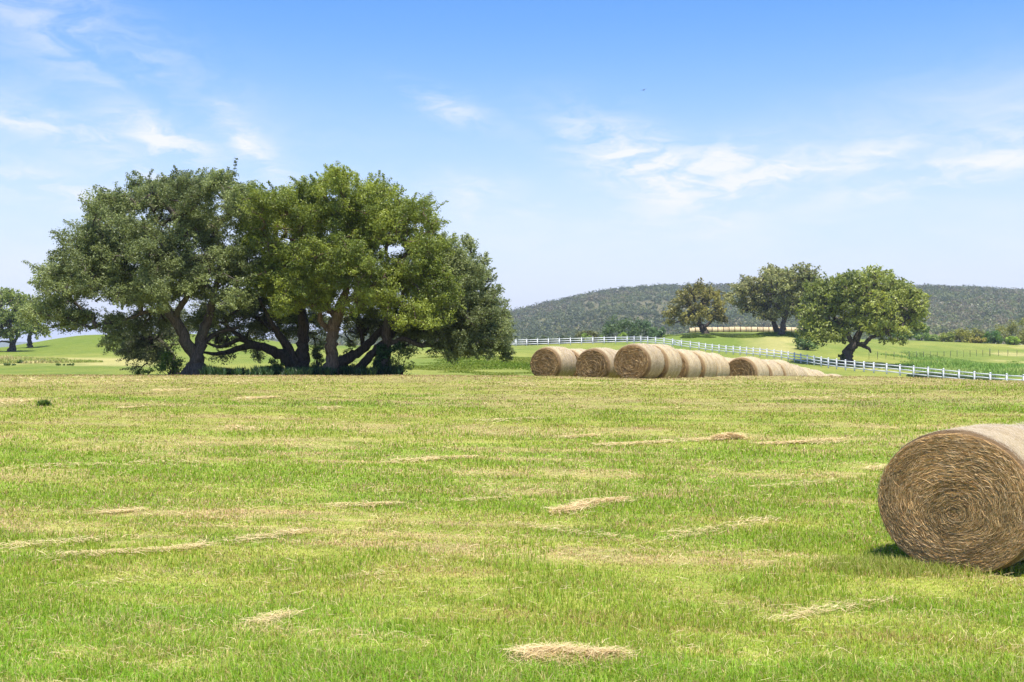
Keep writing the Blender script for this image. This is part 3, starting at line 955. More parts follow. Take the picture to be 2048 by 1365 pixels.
GL = 'oaks on the grassy rise at the left edge'
make_tree('oak_tree', 'nearer green oak on the left rise, cut by the picture edge', 'tree', 168,
          [[(24, 704, 0, .6), (26, 690, 0, .42), (22, 670, 0, .35), (15, 640, 0, .2)],
           [(26, 690, 0, .25), (34, 676, 0, .2), (44, 650, 0, .12)],
           [(24, 685, 0, .18), (5, 683, 0, .12), (-15, 690, 0, .06)]],
          [(10, 600, 32, 22), (-30, 610, 34, 26), (40, 605, 24, 20), (10, 640, 34, 24), (-25, 660, 36, 20), (20, 668, 28, 12), (45, 650, 22, 18), (-70, 640, 30, 30)],
          0.42, (0.16, 0.205, 0.06), (0.31, 0.365, 0.11), 55, 44, 1.1, M_bark_d, seed=31, group=GL, twig=0.02)
make_tree('oak_tree', 'smaller oak farther up the left rise, touching the clump', 'tree', 190,
          [[(60, 697, 0, .5), (59, 684, 0, .38), (60, 665, 0, .3), (62, 640, 0, .18)]],
          [(55, 612, 26, 22), (72, 630, 22, 24), (62, 655, 26, 16), (48, 640, 22, 20), (80, 665, 18, 14)],
          0.44, (0.16, 0.205, 0.055), (0.31, 0.36, 0.10), 60, 42, 1.1, M_bark_d, seed=32, group=GL, twig=0.02)


# ------------------------------------------------------------------ bushes
def bush(label, px, base_py, Y, rx, h, c1, c2, leaf, group, nclump=14, per=60, cat='bush', name='bush', sz=0.5, stems=True):
    """multi-stemmed shrub; rx half width and h height in photo px at distance Y"""
    rng = np.random.default_rng(int(px * 7 + Y))
    k = Y / F
    X0 = (px - 1024) * k
    z0 = float(ground_z(X0, Y))
    ztop = CZ - (base_py - h - YH) * k
    H = max(0.2, ztop - z0)
    rxm = rx * k
    a = rng.uniform(0, 2 * math.pi, nclump)
    r = np.sqrt(rng.random(nclump)) * rxm * 0.85
    hh = rng.uniform(0.18, 0.95, nclump) * np.sqrt(np.clip(1 - (r / rxm) ** 2 * 0.75, .1, 1)) * H
    ctr = np.stack([X0 + np.cos(a) * r, Y + np.sin(a) * r * 0.8, z0 + hh], -1)
    cr = sz * min(rxm, H) * rng.uniform(0.6, 1.1, nclump)
    m = rng.random((nclump, 1))
    cols = (np.array(c1) * (1 - m) + np.array(c2) * m) * (1.6 if Y > 200 else 1.15)
    v, q, c = leaf_mesh(ctr, cr, np.full(nclump, per), leaf, cols, 0.85)
    v[:, 2] = np.maximum(v[:, 2], z0 - 0.05)
    root = empty(name, (X0, Y, z0))
    T = Matrix.Translation((-X0, -Y, -z0))
    o = mesh_np('foliage', v, q, M_leaf, c); o.parent = root; o.matrix_parent_inverse = T
    if stems:
        mb = MB()
        for i_ in range(min(nclump, 9)):
            e = ctr[i_]
            s0 = np.array([X0 + rng.normal() * rxm * .12, Y + rng.normal() * rxm * .1, z0 - 0.05])
            md = (s0 + e) / 2 + rng.normal(size=3) * rxm * .08
            mb.tube([s0, md, e], [0.03 * H / 2 + .008, 0.02 * H / 2 + .006, 0.006], 5)
        o = mb.build('stems', M_bark_d, root, True); o.matrix_parent_inverse = T
    tag(root, label, cat, group)
    return root


UG = 'undergrowth at the foot of the oak clump'
bush('leafy green bush lit at the foot of the forked oak, on its left', 340, 750, 51.5, 27, 46, (.07, .13, .02), (.14, .24, .04), .09, UG, 16, 110)
bush('low straggly bush farthest left under the clump', 288, 752, 52, 24, 14, (.06, .11, .02), (.12, .20, .04), .08, UG, 8, 70)
bush('knee-high bush just right of the forked trunk', 415, 752, 50.5, 16, 14, (.035, .07, .025), (.07, .12, .035), .08, UG, 8, 80)
bush('pale green sapling left of the leaning black trunk', 548, 752, 50.5, 20, 34, (.06, .11, .025), (.12, .20, .04), .09, UG, 12, 90)
bush('leafy shrub against the left side of the brown trunk', 636, 752, 51.2, 17, 62, (.06, .09, .03), (.12, .17, .05), .09, UG, 16, 90)
bush('thin bush filling the gap right of the brown trunk', 690, 752, 53, 22, 50, (.06, .10, .03), (.12, .18, .05), .09, UG, 12, 70)
bush('drooping shrub right of the ivy-clad trunk', 805, 752, 50.6, 32, 54, (.06, .10, .03), (.13, .20, .06), .09, UG, 16, 80)

# ivy climbing the right-hand trunk
mb_iv = []
rng = np.random.default_rng(5)
nn = 60
hh = rng.random(nn) ** 1.1
ctr = []
for q_ in range(nn):
    c = P(766 + rng.normal() * 5 - 9 * (1 - hh[q_]), 750 - hh[q_] * 58, 51)
    c[1] -= 0.34 - rng.random() * 0.12
    ctr.append(c)
for q_ in range(16):
    t = q_ / 15
    c = P(765 + 38 * t, 712 - 22 * t, 51); c[1] -= 0.32; ctr.append(c)
ctr = np.array(ctr)
cols = np.array([[.03, .085, .025]]) * (1 - rng.random((len(ctr), 1))) + np.array([[.07, .16, .05]]) * rng.random((len(ctr), 1))
v, q, c = leaf_mesh(ctr, np.full(len(ctr), .17), np.full(len(ctr), 60), .10, cols, 1.0)
iv = mesh_np('ivy', v, q, M_leaf, c)
tag(iv, 'dark green ivy wrapped round the foot of the right-hand trunk', 'ivy')

# dark ground cover under the oaks
n = 26000
px = 400 + 400 * rs.random(n)
Y = 47.3 + 4.8 * rs.random(n)
X = (px - 1024) / F * Y
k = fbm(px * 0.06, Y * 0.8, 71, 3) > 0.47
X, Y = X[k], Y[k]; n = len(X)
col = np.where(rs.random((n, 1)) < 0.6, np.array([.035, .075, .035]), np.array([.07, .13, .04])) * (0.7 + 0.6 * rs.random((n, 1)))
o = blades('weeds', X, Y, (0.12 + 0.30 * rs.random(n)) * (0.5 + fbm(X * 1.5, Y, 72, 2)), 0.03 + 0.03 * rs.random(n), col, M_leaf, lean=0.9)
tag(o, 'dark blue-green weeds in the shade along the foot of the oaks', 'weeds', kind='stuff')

# tall dry and green grass: left belt, right bank and paddock edges
def belt(name, label, px0, px1, y0, y1, n, h0, h1, c1, c2, w, seed, thr=0.4, fx=.1, fy=.06):
    px = px0 + (px1 - px0) * rs.random(n)
    Y = y0 + (y1 - y0) * rs.random(n)
    X = (px - 1024) / F * Y
    nz = fbm(X * fx, Y * fy, seed, 3)
    eu = np.minimum((px - px0), (px1 - px)) / (px1 - px0); ev = np.minimum(Y - y0, y1 - Y) / (y1 - y0)
    nz = nz - 0.32 * (1 - sstep(eu, 0, .22)) - 0.32 * (1 - sstep(ev, 0, .35))
    k = nz > thr
    X, Y, nz = X[k], Y[k], nz[k]
    m = np.clip((fbm(X * fx * 2, Y * fy * 2, seed + 5, 3) - .3) * 2.5 + rs.normal(size=len(X)) * .25, 0, 1)[:, None]
    col = (np.array(c1) * (1 - m) + np.array(c2) * m) * (0.7 + .6 * rs.random((len(X), 1)))
    o = blades(name, X, Y, (h0 + (h1 - h0) * rs.random(len(X))) * (0.4 + 1.2 * np.clip(nz - thr, 0, .3) / .3), np.full(len(X), w), col, M_grass, lean=.7)
    tag(o, label, 'grass', kind='stuff')


belt('tall_grass', 'pale seeding tall grass in a belt below the left rise', -500, 330, 98, 128, 60000, .2, .6, (.55, .47, .22), (.28, .34, .08), .10, 81, .42)
belt('tall_grass', 'rank dark green grass and weeds on the bank under the far oaks', 1330, 1640, 224, 241, 32000, .15, .5, (.08, .12, .025), (.19, .25, .04), .16, 84, .3)
belt('tall_grass', 'lush pale green weeds beside the wire fence on the right', 1700, 2400, 146, 226, 60000, .2, .6, (.20, .33, .07), (.34, .42, .12), .14, 87, .34, .08, .08)
belt('weeds', 'dark blades standing in for the shade in the ditch behind the right end of the fence', 1790, 2020, 141, 152, 7000, .15, .5, (.06, .09, .04), (.11, .16, .05), .12, 95, .25)  # dark blades added to paint the shade lying in the ditch
belt('tall_grass', 'fine pasture grass on the slope behind the round bales', 780, 1500, 62, 150, 60000, .05, .14, (.13, .20, .02), (.22, .25, .045), .10, 90, .3)

for lab, px, bp, Y, rx, h in [('dark tussock among the pale grass at the far left', 18, 736, 100, 13, 9),
                              ('small green tussock in the pale grass left of the grey tussocks', 42, 730, 106, 8, 8),
                              ('broad grey-green tussock in the pale grass below the rise', 128, 737, 100, 22, 9)]:
    bush(lab, px, bp, Y, rx, h, (.08, .13, .03), (.16, .22, .07), .16, 'tussocks in the tall grass belt', 10, 70, 'tussock', 'tussock', stems=False)
gx_, gy_ = gy(88, 812)
n = 260
X = gx_ + np.clip(rs.normal(size=n), -2, 2) * .08; Y = gy_ + np.clip(rs.normal(size=n), -2, 2) * .08
col = np.where(rs.random((n, 1)) < .6, np.array([.07, .13, .03]), np.array([.14, .20, .04])) * (.7 + .6 * rs.random((n, 1)))
o = blades('weed_clump', X, Y, (0.08 + .14 * rs.random(n)), np.full(n, .03), col, M_grass, lean=1.1)
tag(o, 'lone dark green weed clump near the left edge of the mown field', 'weed clump')
# grass pushing up round the near bale
n = 6500
bx0, by0 = (1905 - 1024) / F * 12.35, 12.35
ang = rs.uniform(math.pi * .6, math.pi * 2.0, n)
rr = rs.uniform(0.15, 1.25, n)
X = bx0 - 0.25 + np.cos(ang) * rr * 1.0; Y = by0 + 0.05 + np.sin(ang) * rr * 0.50
k = rs.random(n) < np.where(X < bx0 - .5, 1.0, 0.45)
X, Y = X[k], Y[k]; n = len(X)
col = np.where(rs.random((n, 1)) < .5, np.array([.22, .31, .04]), np.array([.40, .38, .12])) * (.7 + .6 * rs.random((n, 1)))
o = blades('tall_grass', X, Y, 0.04 + .11 * rs.random(n), np.full(n, .006), col, M_grass, lean=.8)
tag(o, 'longer unmown grass left standing round the near bale', 'grass', kind='stuff')

# shrubs and trees beyond the fence
BG = 'bushes and trees behind the left part of the white fence'
for lab, px, bp, Y, rx, h, c1, c2 in [
    ('low olive-brown thicket at the left end behind the fence', 1176, 685, 272, 26, 26, (.075, .08, .028), (.12, .125, .045)),
    ('tall dark green tree mass behind the fence, its highest part', 1232, 685, 285, 40, 50, (.04, .065, .025), (.085, .125, .04)),
    ('dark rounded tree mass right of the highest one', 1284, 685, 285, 34, 44, (.04, .07, .028), (.09, .135, .045)),
    ('bluish green tree mass at the right end behind the fence', 1316, 685, 280, 22, 32, (.05, .085, .035), (.09, .14, .055)),
    ('pale green shrub low in front of the olive-brown thicket', 1172, 686, 262, 12, 20, (.10, .15, .035), (.18, .24, .05)),
    ('pale green shrub in front of the tall dark tree mass', 1205, 686, 262, 9, 14, (.10, .15, .03), (.18, .23, .05)),
    ('bright yellow-green shrub in front of the rounded tree mass', 1246, 688, 262, 15, 22, (.11, .17, .03), (.20, .26, .05)),
    ('small pale shrub at the right foot of the tree masses', 1338, 685, 262, 12, 10, (.11, .16, .04), (.19, .24, .06))]:
    bush(lab, px, bp, Y, rx, h, c1, c2, .55, BG, 26, 80, sz=.34)
HG = 'dark hedge bushes behind the fence'
for i_, px in enumerate((1062, 1083, 1105, 1128, 1150)):
    bush(['dark hedge bush behind the fence nearest the oak clump', 'second dark hedge bush from the oak clump', 'middle bush of the dark hedge behind the fence',
          'fourth dark hedge bush from the oak clump', 'dark hedge bush next to the olive-brown thicket'][i_], px, 690, 246, 14, 15 + (i_ % 2) * 2,
         (.03, .045, .018), (.06, .085, .03), .4, HG, 14, 70, sz=.5)
RG = 'bushes along the far edge of the right paddock'
for lab, px, bp, Y, rx, h, c1, c2 in [
    ('green bush touching the right side of the broad oak', 1838, 682, 296, 20, 42, (.075, .12, .03), (.14, .20, .05)),
    ('green bush under the right edge of the broad oak crown', 1800, 682, 300, 24, 20, (.08, .125, .03), (.13, .19, .045)),
    ('low pale green bush in the gap below the hill', 1864, 684, 300, 14, 14, (.11, .16, .04), (.17, .23, .06)),
    ('green-gold bush at the left end of the far thicket', 1892, 686, 300, 17, 20, (.11, .14, .03), (.19, .22, .045)),
    ('golden olive bush second in the far thicket', 1922, 688, 303, 24, 30, (.12, .13, .03), (.20, .20, .04)),
    ('brownish olive bush in the middle of the far thicket', 1950, 688, 306, 20, 32, (.10, .105, .03), (.16, .17, .045)),
    ('bright gold-green low bush in front of the far thicket', 1955, 690, 296, 17, 15, (.17, .16, .03), (.27, .24, .05)),
    ('dark green bush in the far thicket', 1984, 690, 298, 22, 28, (.04, .085, .02), (.09, .16, .03)),
    ('tall olive-gold tree mass at the right edge behind the thicket', 2020, 690, 306, 34, 52, (.12, .13, .035), (.20, .20, .05)),
    ('round lime-green bush in front of the far thicket at the right', 2026, 693, 290, 13, 22, (.13, .20, .03), (.22, .30, .05)),
    ('olive tree mass cut by the right picture edge', 2062, 692, 300, 28, 58, (.10, .12, .03), (.18, .19, .05)),
    ('olive thicket just outside the right edge', 2120, 694, 300, 40, 50, (.10, .12, .03), (.18, .19, .05))]:
    bush(lab, px, bp, Y, rx, h, c1, c2, .5, RG, 24, 80, sz=.38)
bush('dark leafy thicket under the left side of the broad oak', 1612, 692, 205, 24, 24, (.045, .08, .025), (.10, .15, .045), .4, None, 20, 80, sz=.45)
bush('small dark shoots at the trunk foot of the broad oak', 1684, 722, 171, 9, 18, (.045, .07, .02), (.09, .13, .04), .3, None, 8, 40, sz=.5)


# ------------------------------------------------------------------ hay bales
BR, BH, BL = 0.83, 0.79, 1.46          # half width, half height, length
def face_mat():
    m, N = mat_new('hay_end')
    tc = N.n('ShaderNodeTexCoord')
    s = N.n('ShaderNodeSeparateXYZ', ins={0: tc.outputs['Object']})
    info = N.n('ShaderNodeObjectInfo')
    wn = N.noise(tc.outputs['Object'], 2.6, 3, 0.5)
    x = N.m('ADD', s.outputs[0], -0.02)
    z = N.m('ADD', s.outputs[2], 0.11 - BH)
    r = N.m('SQRT', N.m('ADD', N.m('MULTIPLY', x, x), N.m('MULTIPLY', z, z)))
    a = N.m('ARCTAN2', z, x)
    rw = N.m('ADD', r, N.m('MULTIPLY', wn, 0.16))
    vec = N.n('ShaderNodeCombineXYZ', ins={0: N.m('MULTIPLY', rw, 34), 1: N.m('MULTIPLY', a, 2.2), 2: N.m('MULTIPLY', info.outputs['Random'], 30)}).outputs[0]
    n1 = N.noise(vec, 1.6, 6, 0.7)
    vec2 = N.n('ShaderNodeCombineXYZ', ins={0: N.m('MULTIPLY', rw, 9), 1: N.m('MULTIPLY', a, 0.8), 2: 3.0}).outputs[0]
    n2 = N.noise(vec2, 1.2, 3, 0.6)
    f = N.rng(N.m('ADD', N.m('MULTIPLY', n1, .6), N.m('MULTIPLY', n2, .4)), 0.34, 0.66)
    c = N.ramp(f, [(0, (.09, .055, .028)), (.45, (.25, .165, .08)), (1, (.47, .345, .18))])
    c = N.mix(1.0, c, N.ramp(info.outputs['Random'], [(0, (.78, .76, .74)), (1, (1.12, 1.08, 1.0))]), 'MULTIPLY')
    bp = N.n('ShaderNodeBump', ins={'Strength': 0.9, 'Distance': 0.03, 'Height': n1})
    p = N.n('ShaderNodeBsdfPrincipled', ins={'Base Color': c, 'Roughness': .9, 'Specular IOR Level': .1, 'Normal': bp.outputs[0]})
    N.n('ShaderNodeOutputMaterial', ins={0: p.outputs[0]})
    return m


def side_mat():
    m, N = mat_new('net_wrapped_hay')
    tc = N.n('ShaderNodeTexCoord')
    info = N.n('ShaderNodeObjectInfo')
    s = N.n('ShaderNodeSeparateXYZ', ins={0: tc.outputs['Object']})
    z = N.m('ADD', s.outputs[2], -BH)
    a = N.m('ARCTAN2', z, s.outputs[0])
    rnd = N.m('MULTIPLY', info.outputs['Random'], 40)
    vec = N.n('ShaderNodeCombineXYZ', ins={0: N.m('MULTIPLY', s.outputs[1], 9), 1: N.m('MULTIPLY', a, 1.0), 2: rnd}).outputs[0]
    bands = N.noise(vec, 0.75, 4, 0.6)
    vf = N.n('ShaderNodeCombineXYZ', ins={0: N.m('MULTIPLY', s.outputs[1], 60), 1: N.m('MULTIPLY', a, 14), 2: rnd}).outputs[0]
    fine = N.noise(vf, 1.2, 5, 0.75)
    c = N.mix(N.rng(bands, 0.35, 0.65), (.37, .265, .13), (.56, .46, .29))
    c = N.mix(N.m('MULTIPLY', N.rng(fine, 0.42, 0.68), .5), c, (.76, .69, .53))
    c = N.mix(N.m('MULTIPLY', N.rng(fine, 0.52, 0.30), .6), c, (.24, .155, .07))
    seam = N.rng(N.m('ABSOLUTE', N.m('ADD', s.outputs[1], N.m('MULTIPLY', N.m('SUBTRACT', info.outputs['Random'], .5), .35))), 0.02, 0.09, 1.0, 0.0)
    c = N.mix(N.m('MULTIPLY', seam, .35), c, (.30, .22, .13))
    edge = N.rng(N.m('ADD', N.m('ABSOLUTE', s.outputs[1]), N.m('MULTIPLY', N.m('SUBTRACT', fine, .5), .12)), BL / 2 - .17, BL / 2 - .05)
    c = N.mix(N.m('MULTIPLY', edge, .85), c, (.15, .085, .035))  # brown straw past the net, deepened to paint shade in the gaps between bales
    c = N.mix(1.0, c, N.ramp(info.outputs['Random'], [(0, (.82, .80, .74)), (.5, (1.0, .98, .90)), (1, (1.08, 1.06, .94))]), 'MULTIPLY')
    bp = N.n('ShaderNodeBump', ins={'Strength': 1.0, 'Distance': 0.03, 'Height': fine})
    p = N.n('ShaderNodeBsdfPrincipled', ins={'Base Color': c, 'Roughness': .75, 'Specular IOR Level': .25, 'Normal': bp.outputs[0]})
    N.n('ShaderNodeOutputMaterial', ins={0: p.outputs[0]})
    return m


M_face, M_side = face_mat(), side_mat()


def bale_outline(a):
    """radius factor round the bale: slightly flattened where it sits on the ground"""
    x = np.cos(a) * BR; z = np.sin(a) * BH
    z = np.maximum(z, -BH * 0.97)
    return x, z


def bale_parts(seed, dense, taper=.12, tlen=.20, tint=(.80, .74, .62)):
    """meshes in local space, axis along Y, base at z=0"""
    rng = np.random.default_rng(seed)
    seg = 120
    a = np.linspace(0, 2 * math.pi, seg, endpoint=False)
    ox, oz = bale_outline(a)
    ys = np.concatenate([[-BL / 2], -BL / 2 + np.array([.012, .035, .07, .12]), np.linspace(-BL / 2 + .2, BL / 2 - .2, 15), BL / 2 - np.array([.12, .07, .035, .012]), [BL / 2]])
    ee = (BL / 2 - np.abs(ys))
    sc_ = 1 - taper * np.clip(1 - ee / tlen, 0, 1) ** 2.0
    v = []
    for y, s_ in zip(ys, sc_):
        w = 1 + 0.012 * (fbm(np.cos(a) * 2 + 5 + y * 2, np.sin(a) * 2 + 5, seed, 3) - .5) * 2 + 0.008 * (vnoise(np.full(seg, y * 9), a * 0 + 1, seed) - .5) * 2 + .006 * (rng.random(seg) - .5)
        v.append(np.stack([ox * s_ * w, np.full(seg, y), oz * s_ * w + BH], -1))
    V = np.array(v)
    n = len(ys)
    i = np.arange(n - 1)[:, None] * seg; j = np.arange(seg)[None, :]; k2 = (j + 1) % seg
    Fc = np.stack([i + j, i + seg + j, i + seg + k2, i + k2], -1).reshape(-1, 4)
    side = mesh_np('wrapped_side', V.reshape(-1, 3), Fc, M_side, None, True, None, False)
    faces = []
    for sgn, row in ((-1, V[0]), (1, V[-1])):
        rings = np.linspace(1, 0, 26)[:-1]
        vv = []
        c0 = np.array([0.02, sgn * BL / 2, BH - .11])
        for ri, r in enumerate(rings):
            off = (c0 - np.array([0, sgn * BL / 2, BH])) * (1 - r)
            p = (row - np.array([0, sgn * BL / 2, BH])) * r + np.array([0, sgn * BL / 2, BH]) + off
            dome = 0.035 * (1 - r ** 3) + 0.018 * (vnoise(np.full(seg, r * 11), np.cos(a) * .8 + 3, seed + 4) - .5) * (r < 1) + 0.012 * (rng.random(seg) - .5) * (r < 1)
            p = p.copy(); p[:, 1] = sgn * (BL / 2 + dome)
            vv.append(p)
        vv.append(np.array([[c0[0], sgn * (BL / 2 + .02), c0[2]]]))
        vv = np.concatenate(vv)
        nr = len(rings)
        i = np.arange(nr - 1)[:, None] * seg
        q = np.stack([i + j, i + k2, i + seg + k2, i + seg + j], -1).reshape(-1, 4)
        last = (nr - 1) * seg
        t = np.stack([last + j[0], last + k2[0], np.full(seg, nr * seg)], -1)
        if sgn > 0:
            q = q[:, ::-1]; t = t[:, ::-1]
        faces.append(mesh_np('end_face', vv, [q, t], M_face, None, True, None, False))
    # strands wound round the near face
    ns, wmul = dense
    r = np.sqrt(rng.random(ns)) * 0.985
    th = rng.uniform(0, 2 * math.pi, ns)
    L = rng.uniform(0.06, 0.34, ns)
    K = 5
    pts = np.zeros((ns, K, 3))
    drift = rng.normal(size=ns) * 0.06 + (rng.random(ns) < .05) * rng.normal(size=ns) * 0.28
    lift = rng.random(ns) ** 2.5 * 0.035 + 0.012
    wob = 0.16 * (vnoise(np.cos(th) * r * 5 + 9, np.sin(th) * r * 5 + 9, seed + 2) - .5)
    for kk in range(K):
        t = kk / (K - 1) - .5
        ang = th + L * t / np.maximum(r * BR, .10)
        rk = np.clip(r + drift * t + wob * t + 0.008 * np.sin(kk * 2.1 + th * 5), 0.0, 0.99)
        x, z = np.cos(ang) * BR, np.maximum(np.sin(ang) * BH, -BH * .965)
        cx, cz = 0.02 * (1 - rk), -0.11 * (1 - rk)
        pts[:, kk, 0] = x * rk * (1 - taper) * 1.02 + cx
        pts[:, kk, 2] = z * rk * (1 - taper) * 1.02 + cz + BH
        pts[:, kk, 1] = -(BL / 2 + 0.035 * (1 - rk ** 3) + lift * (1 - (2 * t) ** 2 * .8))
    tan = np.gradient(pts, axis=1)
    sd_ = np.cross(tan, np.array([0, 1.0, 0])); sd_ /= np.linalg.norm(sd_, axis=2)[..., None] + 1e-9
    sd_ = sd_ + np.array([0, 1.0, 0]) * rng.normal(size=(ns, 1, 1)) * .8
    w = (rng.uniform(.0018, .0038, ns) * wmul)[:, None, None] * np.array([.5, 1, 1, .9, .4])[None, :, None]
    vs = np.stack([pts - sd_ * w, pts + sd_ * w], 2).reshape(-1, 3)
    b0 = np.arange(ns)[:, None] * K * 2
    q = np.concatenate([b0 + np.array([[2 * s, 2 * s + 1, 2 * s + 3, 2 * s + 2]]) for s in range(K - 1)])
    pal = np.array([[.62, .47, .26], [.46, .325, .165], [.30, .20, .10], [.50, .40, .27], [.76, .60, .36]])
    col = pal[rng.choice(5, ns, p=[.24, .32, .22, .18, .04])] * rng.uniform(.75, 1.15, (ns, 1))
    band = (0.55 + .8 * fbm(r * 9 + wob * 8, np.cos(th) * .6 + 2, seed + 9, 3))[:, None]
    col = col * band * np.array(tint)
    st = mesh_np('face_straws', vs, q, M_straw, np.repeat(col, K * 2, 0), False, None, False)
    # fuzz on the wrapped side
    nz = min(ns // 3, 16000)
    aa = rng.uniform(-.25 * math.pi, 1.25 * math.pi, nz); yy = rng.uniform(-BL / 2 + tlen * (.7 if tlen > .15 else .12), BL / 2 - tlen * .7, nz)
    fx, fz = bale_outline(aa)
    p0 = np.stack([fx * .998, yy, fz * .998 + BH], -1)
    tdir = np.stack([-np.sin(aa), rng.normal(size=nz) * .45, np.cos(aa)], -1)
    nrm = np.stack([np.cos(aa), 0 * aa, np.sin(aa)], -1)
    Lf = rng.uniform(.03, .12, nz)[:, None] * wmul ** .5
    p1 = p0 + tdir * Lf * .5 + nrm * (rng.random((nz, 1)) * .012 + .004) * wmul ** .5
    p2 = p0 + tdir * Lf + nrm * (rng.random((nz, 1)) ** 3 * .04) * wmul ** .5
    sdv = np.cross(tdir, nrm) * (rng.uniform(.0015, .003, nz) * wmul)[:, None]
    vs2 = np.stack([p0 - sdv, p0 + sdv, p1 + sdv, p1 - sdv, p2 + sdv * .3, p2 - sdv * .3], 1).reshape(-1, 3)
    b1 = np.arange(nz)[:, None] * 6
    q2 = np.concatenate([b1 + np.array([[0, 1, 2, 3]]), b1 + np.array([[3, 2, 4, 5]])])
    cf = np.array([.66, .58, .44]) * rng.uniform(.6, 1.15, (nz, 1))
    fz_ = mesh_np('side_fuzz', vs2, q2, M_straw, np.repeat(cf, 6, 0), False, None, False)
    return [side, faces[0], faces[1], st, fz_]


protos = [bale_parts(q_, (6500, 1.7)) for q_ in (101, 102, 103, 105)]
hero = bale_parts(104, (110000, .48), .045, .10, (1.10, 1.02, .88))


def place_bale(X, Y, theta, label, group, proto=None, sink=0.05, roll=0.0, cols=None):
    """axis heads away from the camera, turned theta degrees to the right"""
    z = float(ground_z(X, Y)) - sink
    root = empty('hay_bale', (X, Y, z), -R(theta))
    tag(root, label, 'hay bale', group)
    s_ = random.uniform(.93, 1.035)
    root.scale = (s_ * random.uniform(.98, 1.03), random.uniform(.97, 1.02), s_ * random.uniform(.95, 1.01))
    root.rotation_euler[1] = R(random.uniform(-4, 4)) if not proto else 0
    for o in (proto or protos[random.randrange(4)]):
        c = o.copy(); C.objects.link(c); c.parent = root
    return root


random.seed(4)
NB = 'round bales beside the camera'
X0, Y0, TH = (1910 - 1024) / F * 12.30, 12.30, 40
st_, ct_ = math.sin(R(TH)), math.cos(R(TH))
b = place_bale(X0 + st_ * BL / 2, Y0 + ct_ * BL / 2, TH, 'big round hay bale in the right foreground with its swirled end facing us', NB, hero, 0.07)
b.scale = (1.05, 1, 1.0)
b = place_bale(X0 + st_ * (BL * 1.5 + .04), Y0 + ct_ * (BL * 1.5 + .04), TH + 1, 'bale end-on behind the big foreground bale at the right edge', NB, protos[1], 0.16)
b.scale = (1.04, 1, 1.0)

ordn = ['first', 'second', 'third', 'fourth', 'fifth', 'sixth', 'seventh', 'eighth', 'ninth', 'tenth']
ROWS = [  # px of first face centre, distance of the face, heading, count, description, extra gaps
    (1091, 48.3, 33, 3, 'leftmost row of round bales'),
    (1184, 46.0, 33, 3, 'second row of round bales from the left'),
    (1262, 43.4, 33, 7, 'long row starting at the tallest bale face'),
    (1483, 49.5, 33, 11, 'rightmost row, sinking behind the crest'),
]
for px, Yf, th, cnt_, desc in ROWS:
    s_, c_ = math.sin(R(th)), math.cos(R(th))
    xf = (px - 1024) / F * Yf
    d = 0.0
    for i_ in range(cnt_):
        d0 = d + BL / 2
        nm = 'front bale' if i_ == 0 else ('last bale' if i_ == cnt_ - 1 else ordn[i_] + ' bale back')
        off = random.uniform(-.05, .05) if i_ else 0
        place_bale(xf + s_ * d0 + c_ * off, Yf + c_ * d0 - s_ * off, th + random.uniform(-2.5, 2.5), f'{nm} in the {desc}', 'round bales set in rows on the crest',
                   sink=random.uniform(.02, .07))
        d += BL + random.uniform(.10, .28)

# long line of bales far off on the bank
for i_ in range(20):
    px = 1384 + i_ * 11.3
    Yb = 296 - i_ * .3
    X = (px - 1024) / F * Yb
    root = empty('hay_bale', (X, Yb, float(ground_z(X, Yb)) - 0.12), R(90 + random.uniform(-4, 4)))
    tag(root, 'one of the round bales in the long pale line far behind the paddock oaks', 'hay bale', 'far line of round bales behind the paddock oaks')
    for o in protos[i_ % 3][:3]:
        c = o.copy(); C.objects.link(c); c.parent = root

# ------------------------------------------------------------------ white rail fence
def paint_mat(name, c, rough=.45):
    m, N = mat_new(name)
    tc = N.n('ShaderNodeTexCoord')
    n1 = N.noise(tc.outputs['Object'], .8, 4, .6)
    cc = N.mix(N.m('MULTIPLY', N.rng(n1, .45, .75), .25), c, tuple(x * .75 for x in c))
    p = N.n('ShaderNodeBsdfPrincipled', ins={'Base Color': cc, 'Roughness': rough, 'Specular IOR Level': .3})
    N.n('ShaderNodeOutputMaterial', ins={0: p.outputs[0]})
    return m


M_white = paint_mat('white_fence_paint', (.66, .67, .69))
M_steel = paint_mat('dark_post_steel', (.05, .06, .045), .7)
fpts = [(900, 238), (1010, 235), (1256, 224), (1300, 217), (1396, 206), (1475, 193), (1570, 177), (1660, 161), (1746, 150), (1844, 142), (1909, 137.5), (2048, 128), (2330, 116)]
fp = np.array([[(a - 1024) / F * b_, b_] for a, b_ in fpts])
sl = np.concatenate([[0], np.cumsum(np.linalg.norm(np.diff(fp, axis=0), axis=1))])
ND = int(sl[-1] / 2.4)
ts = np.arange(ND + 1) * 2.4
fx = np.interp(ts, sl, fp[:, 0]); fy = np.interp(ts, sl, fp[:, 1])
fz = ground_z(fx, fy)
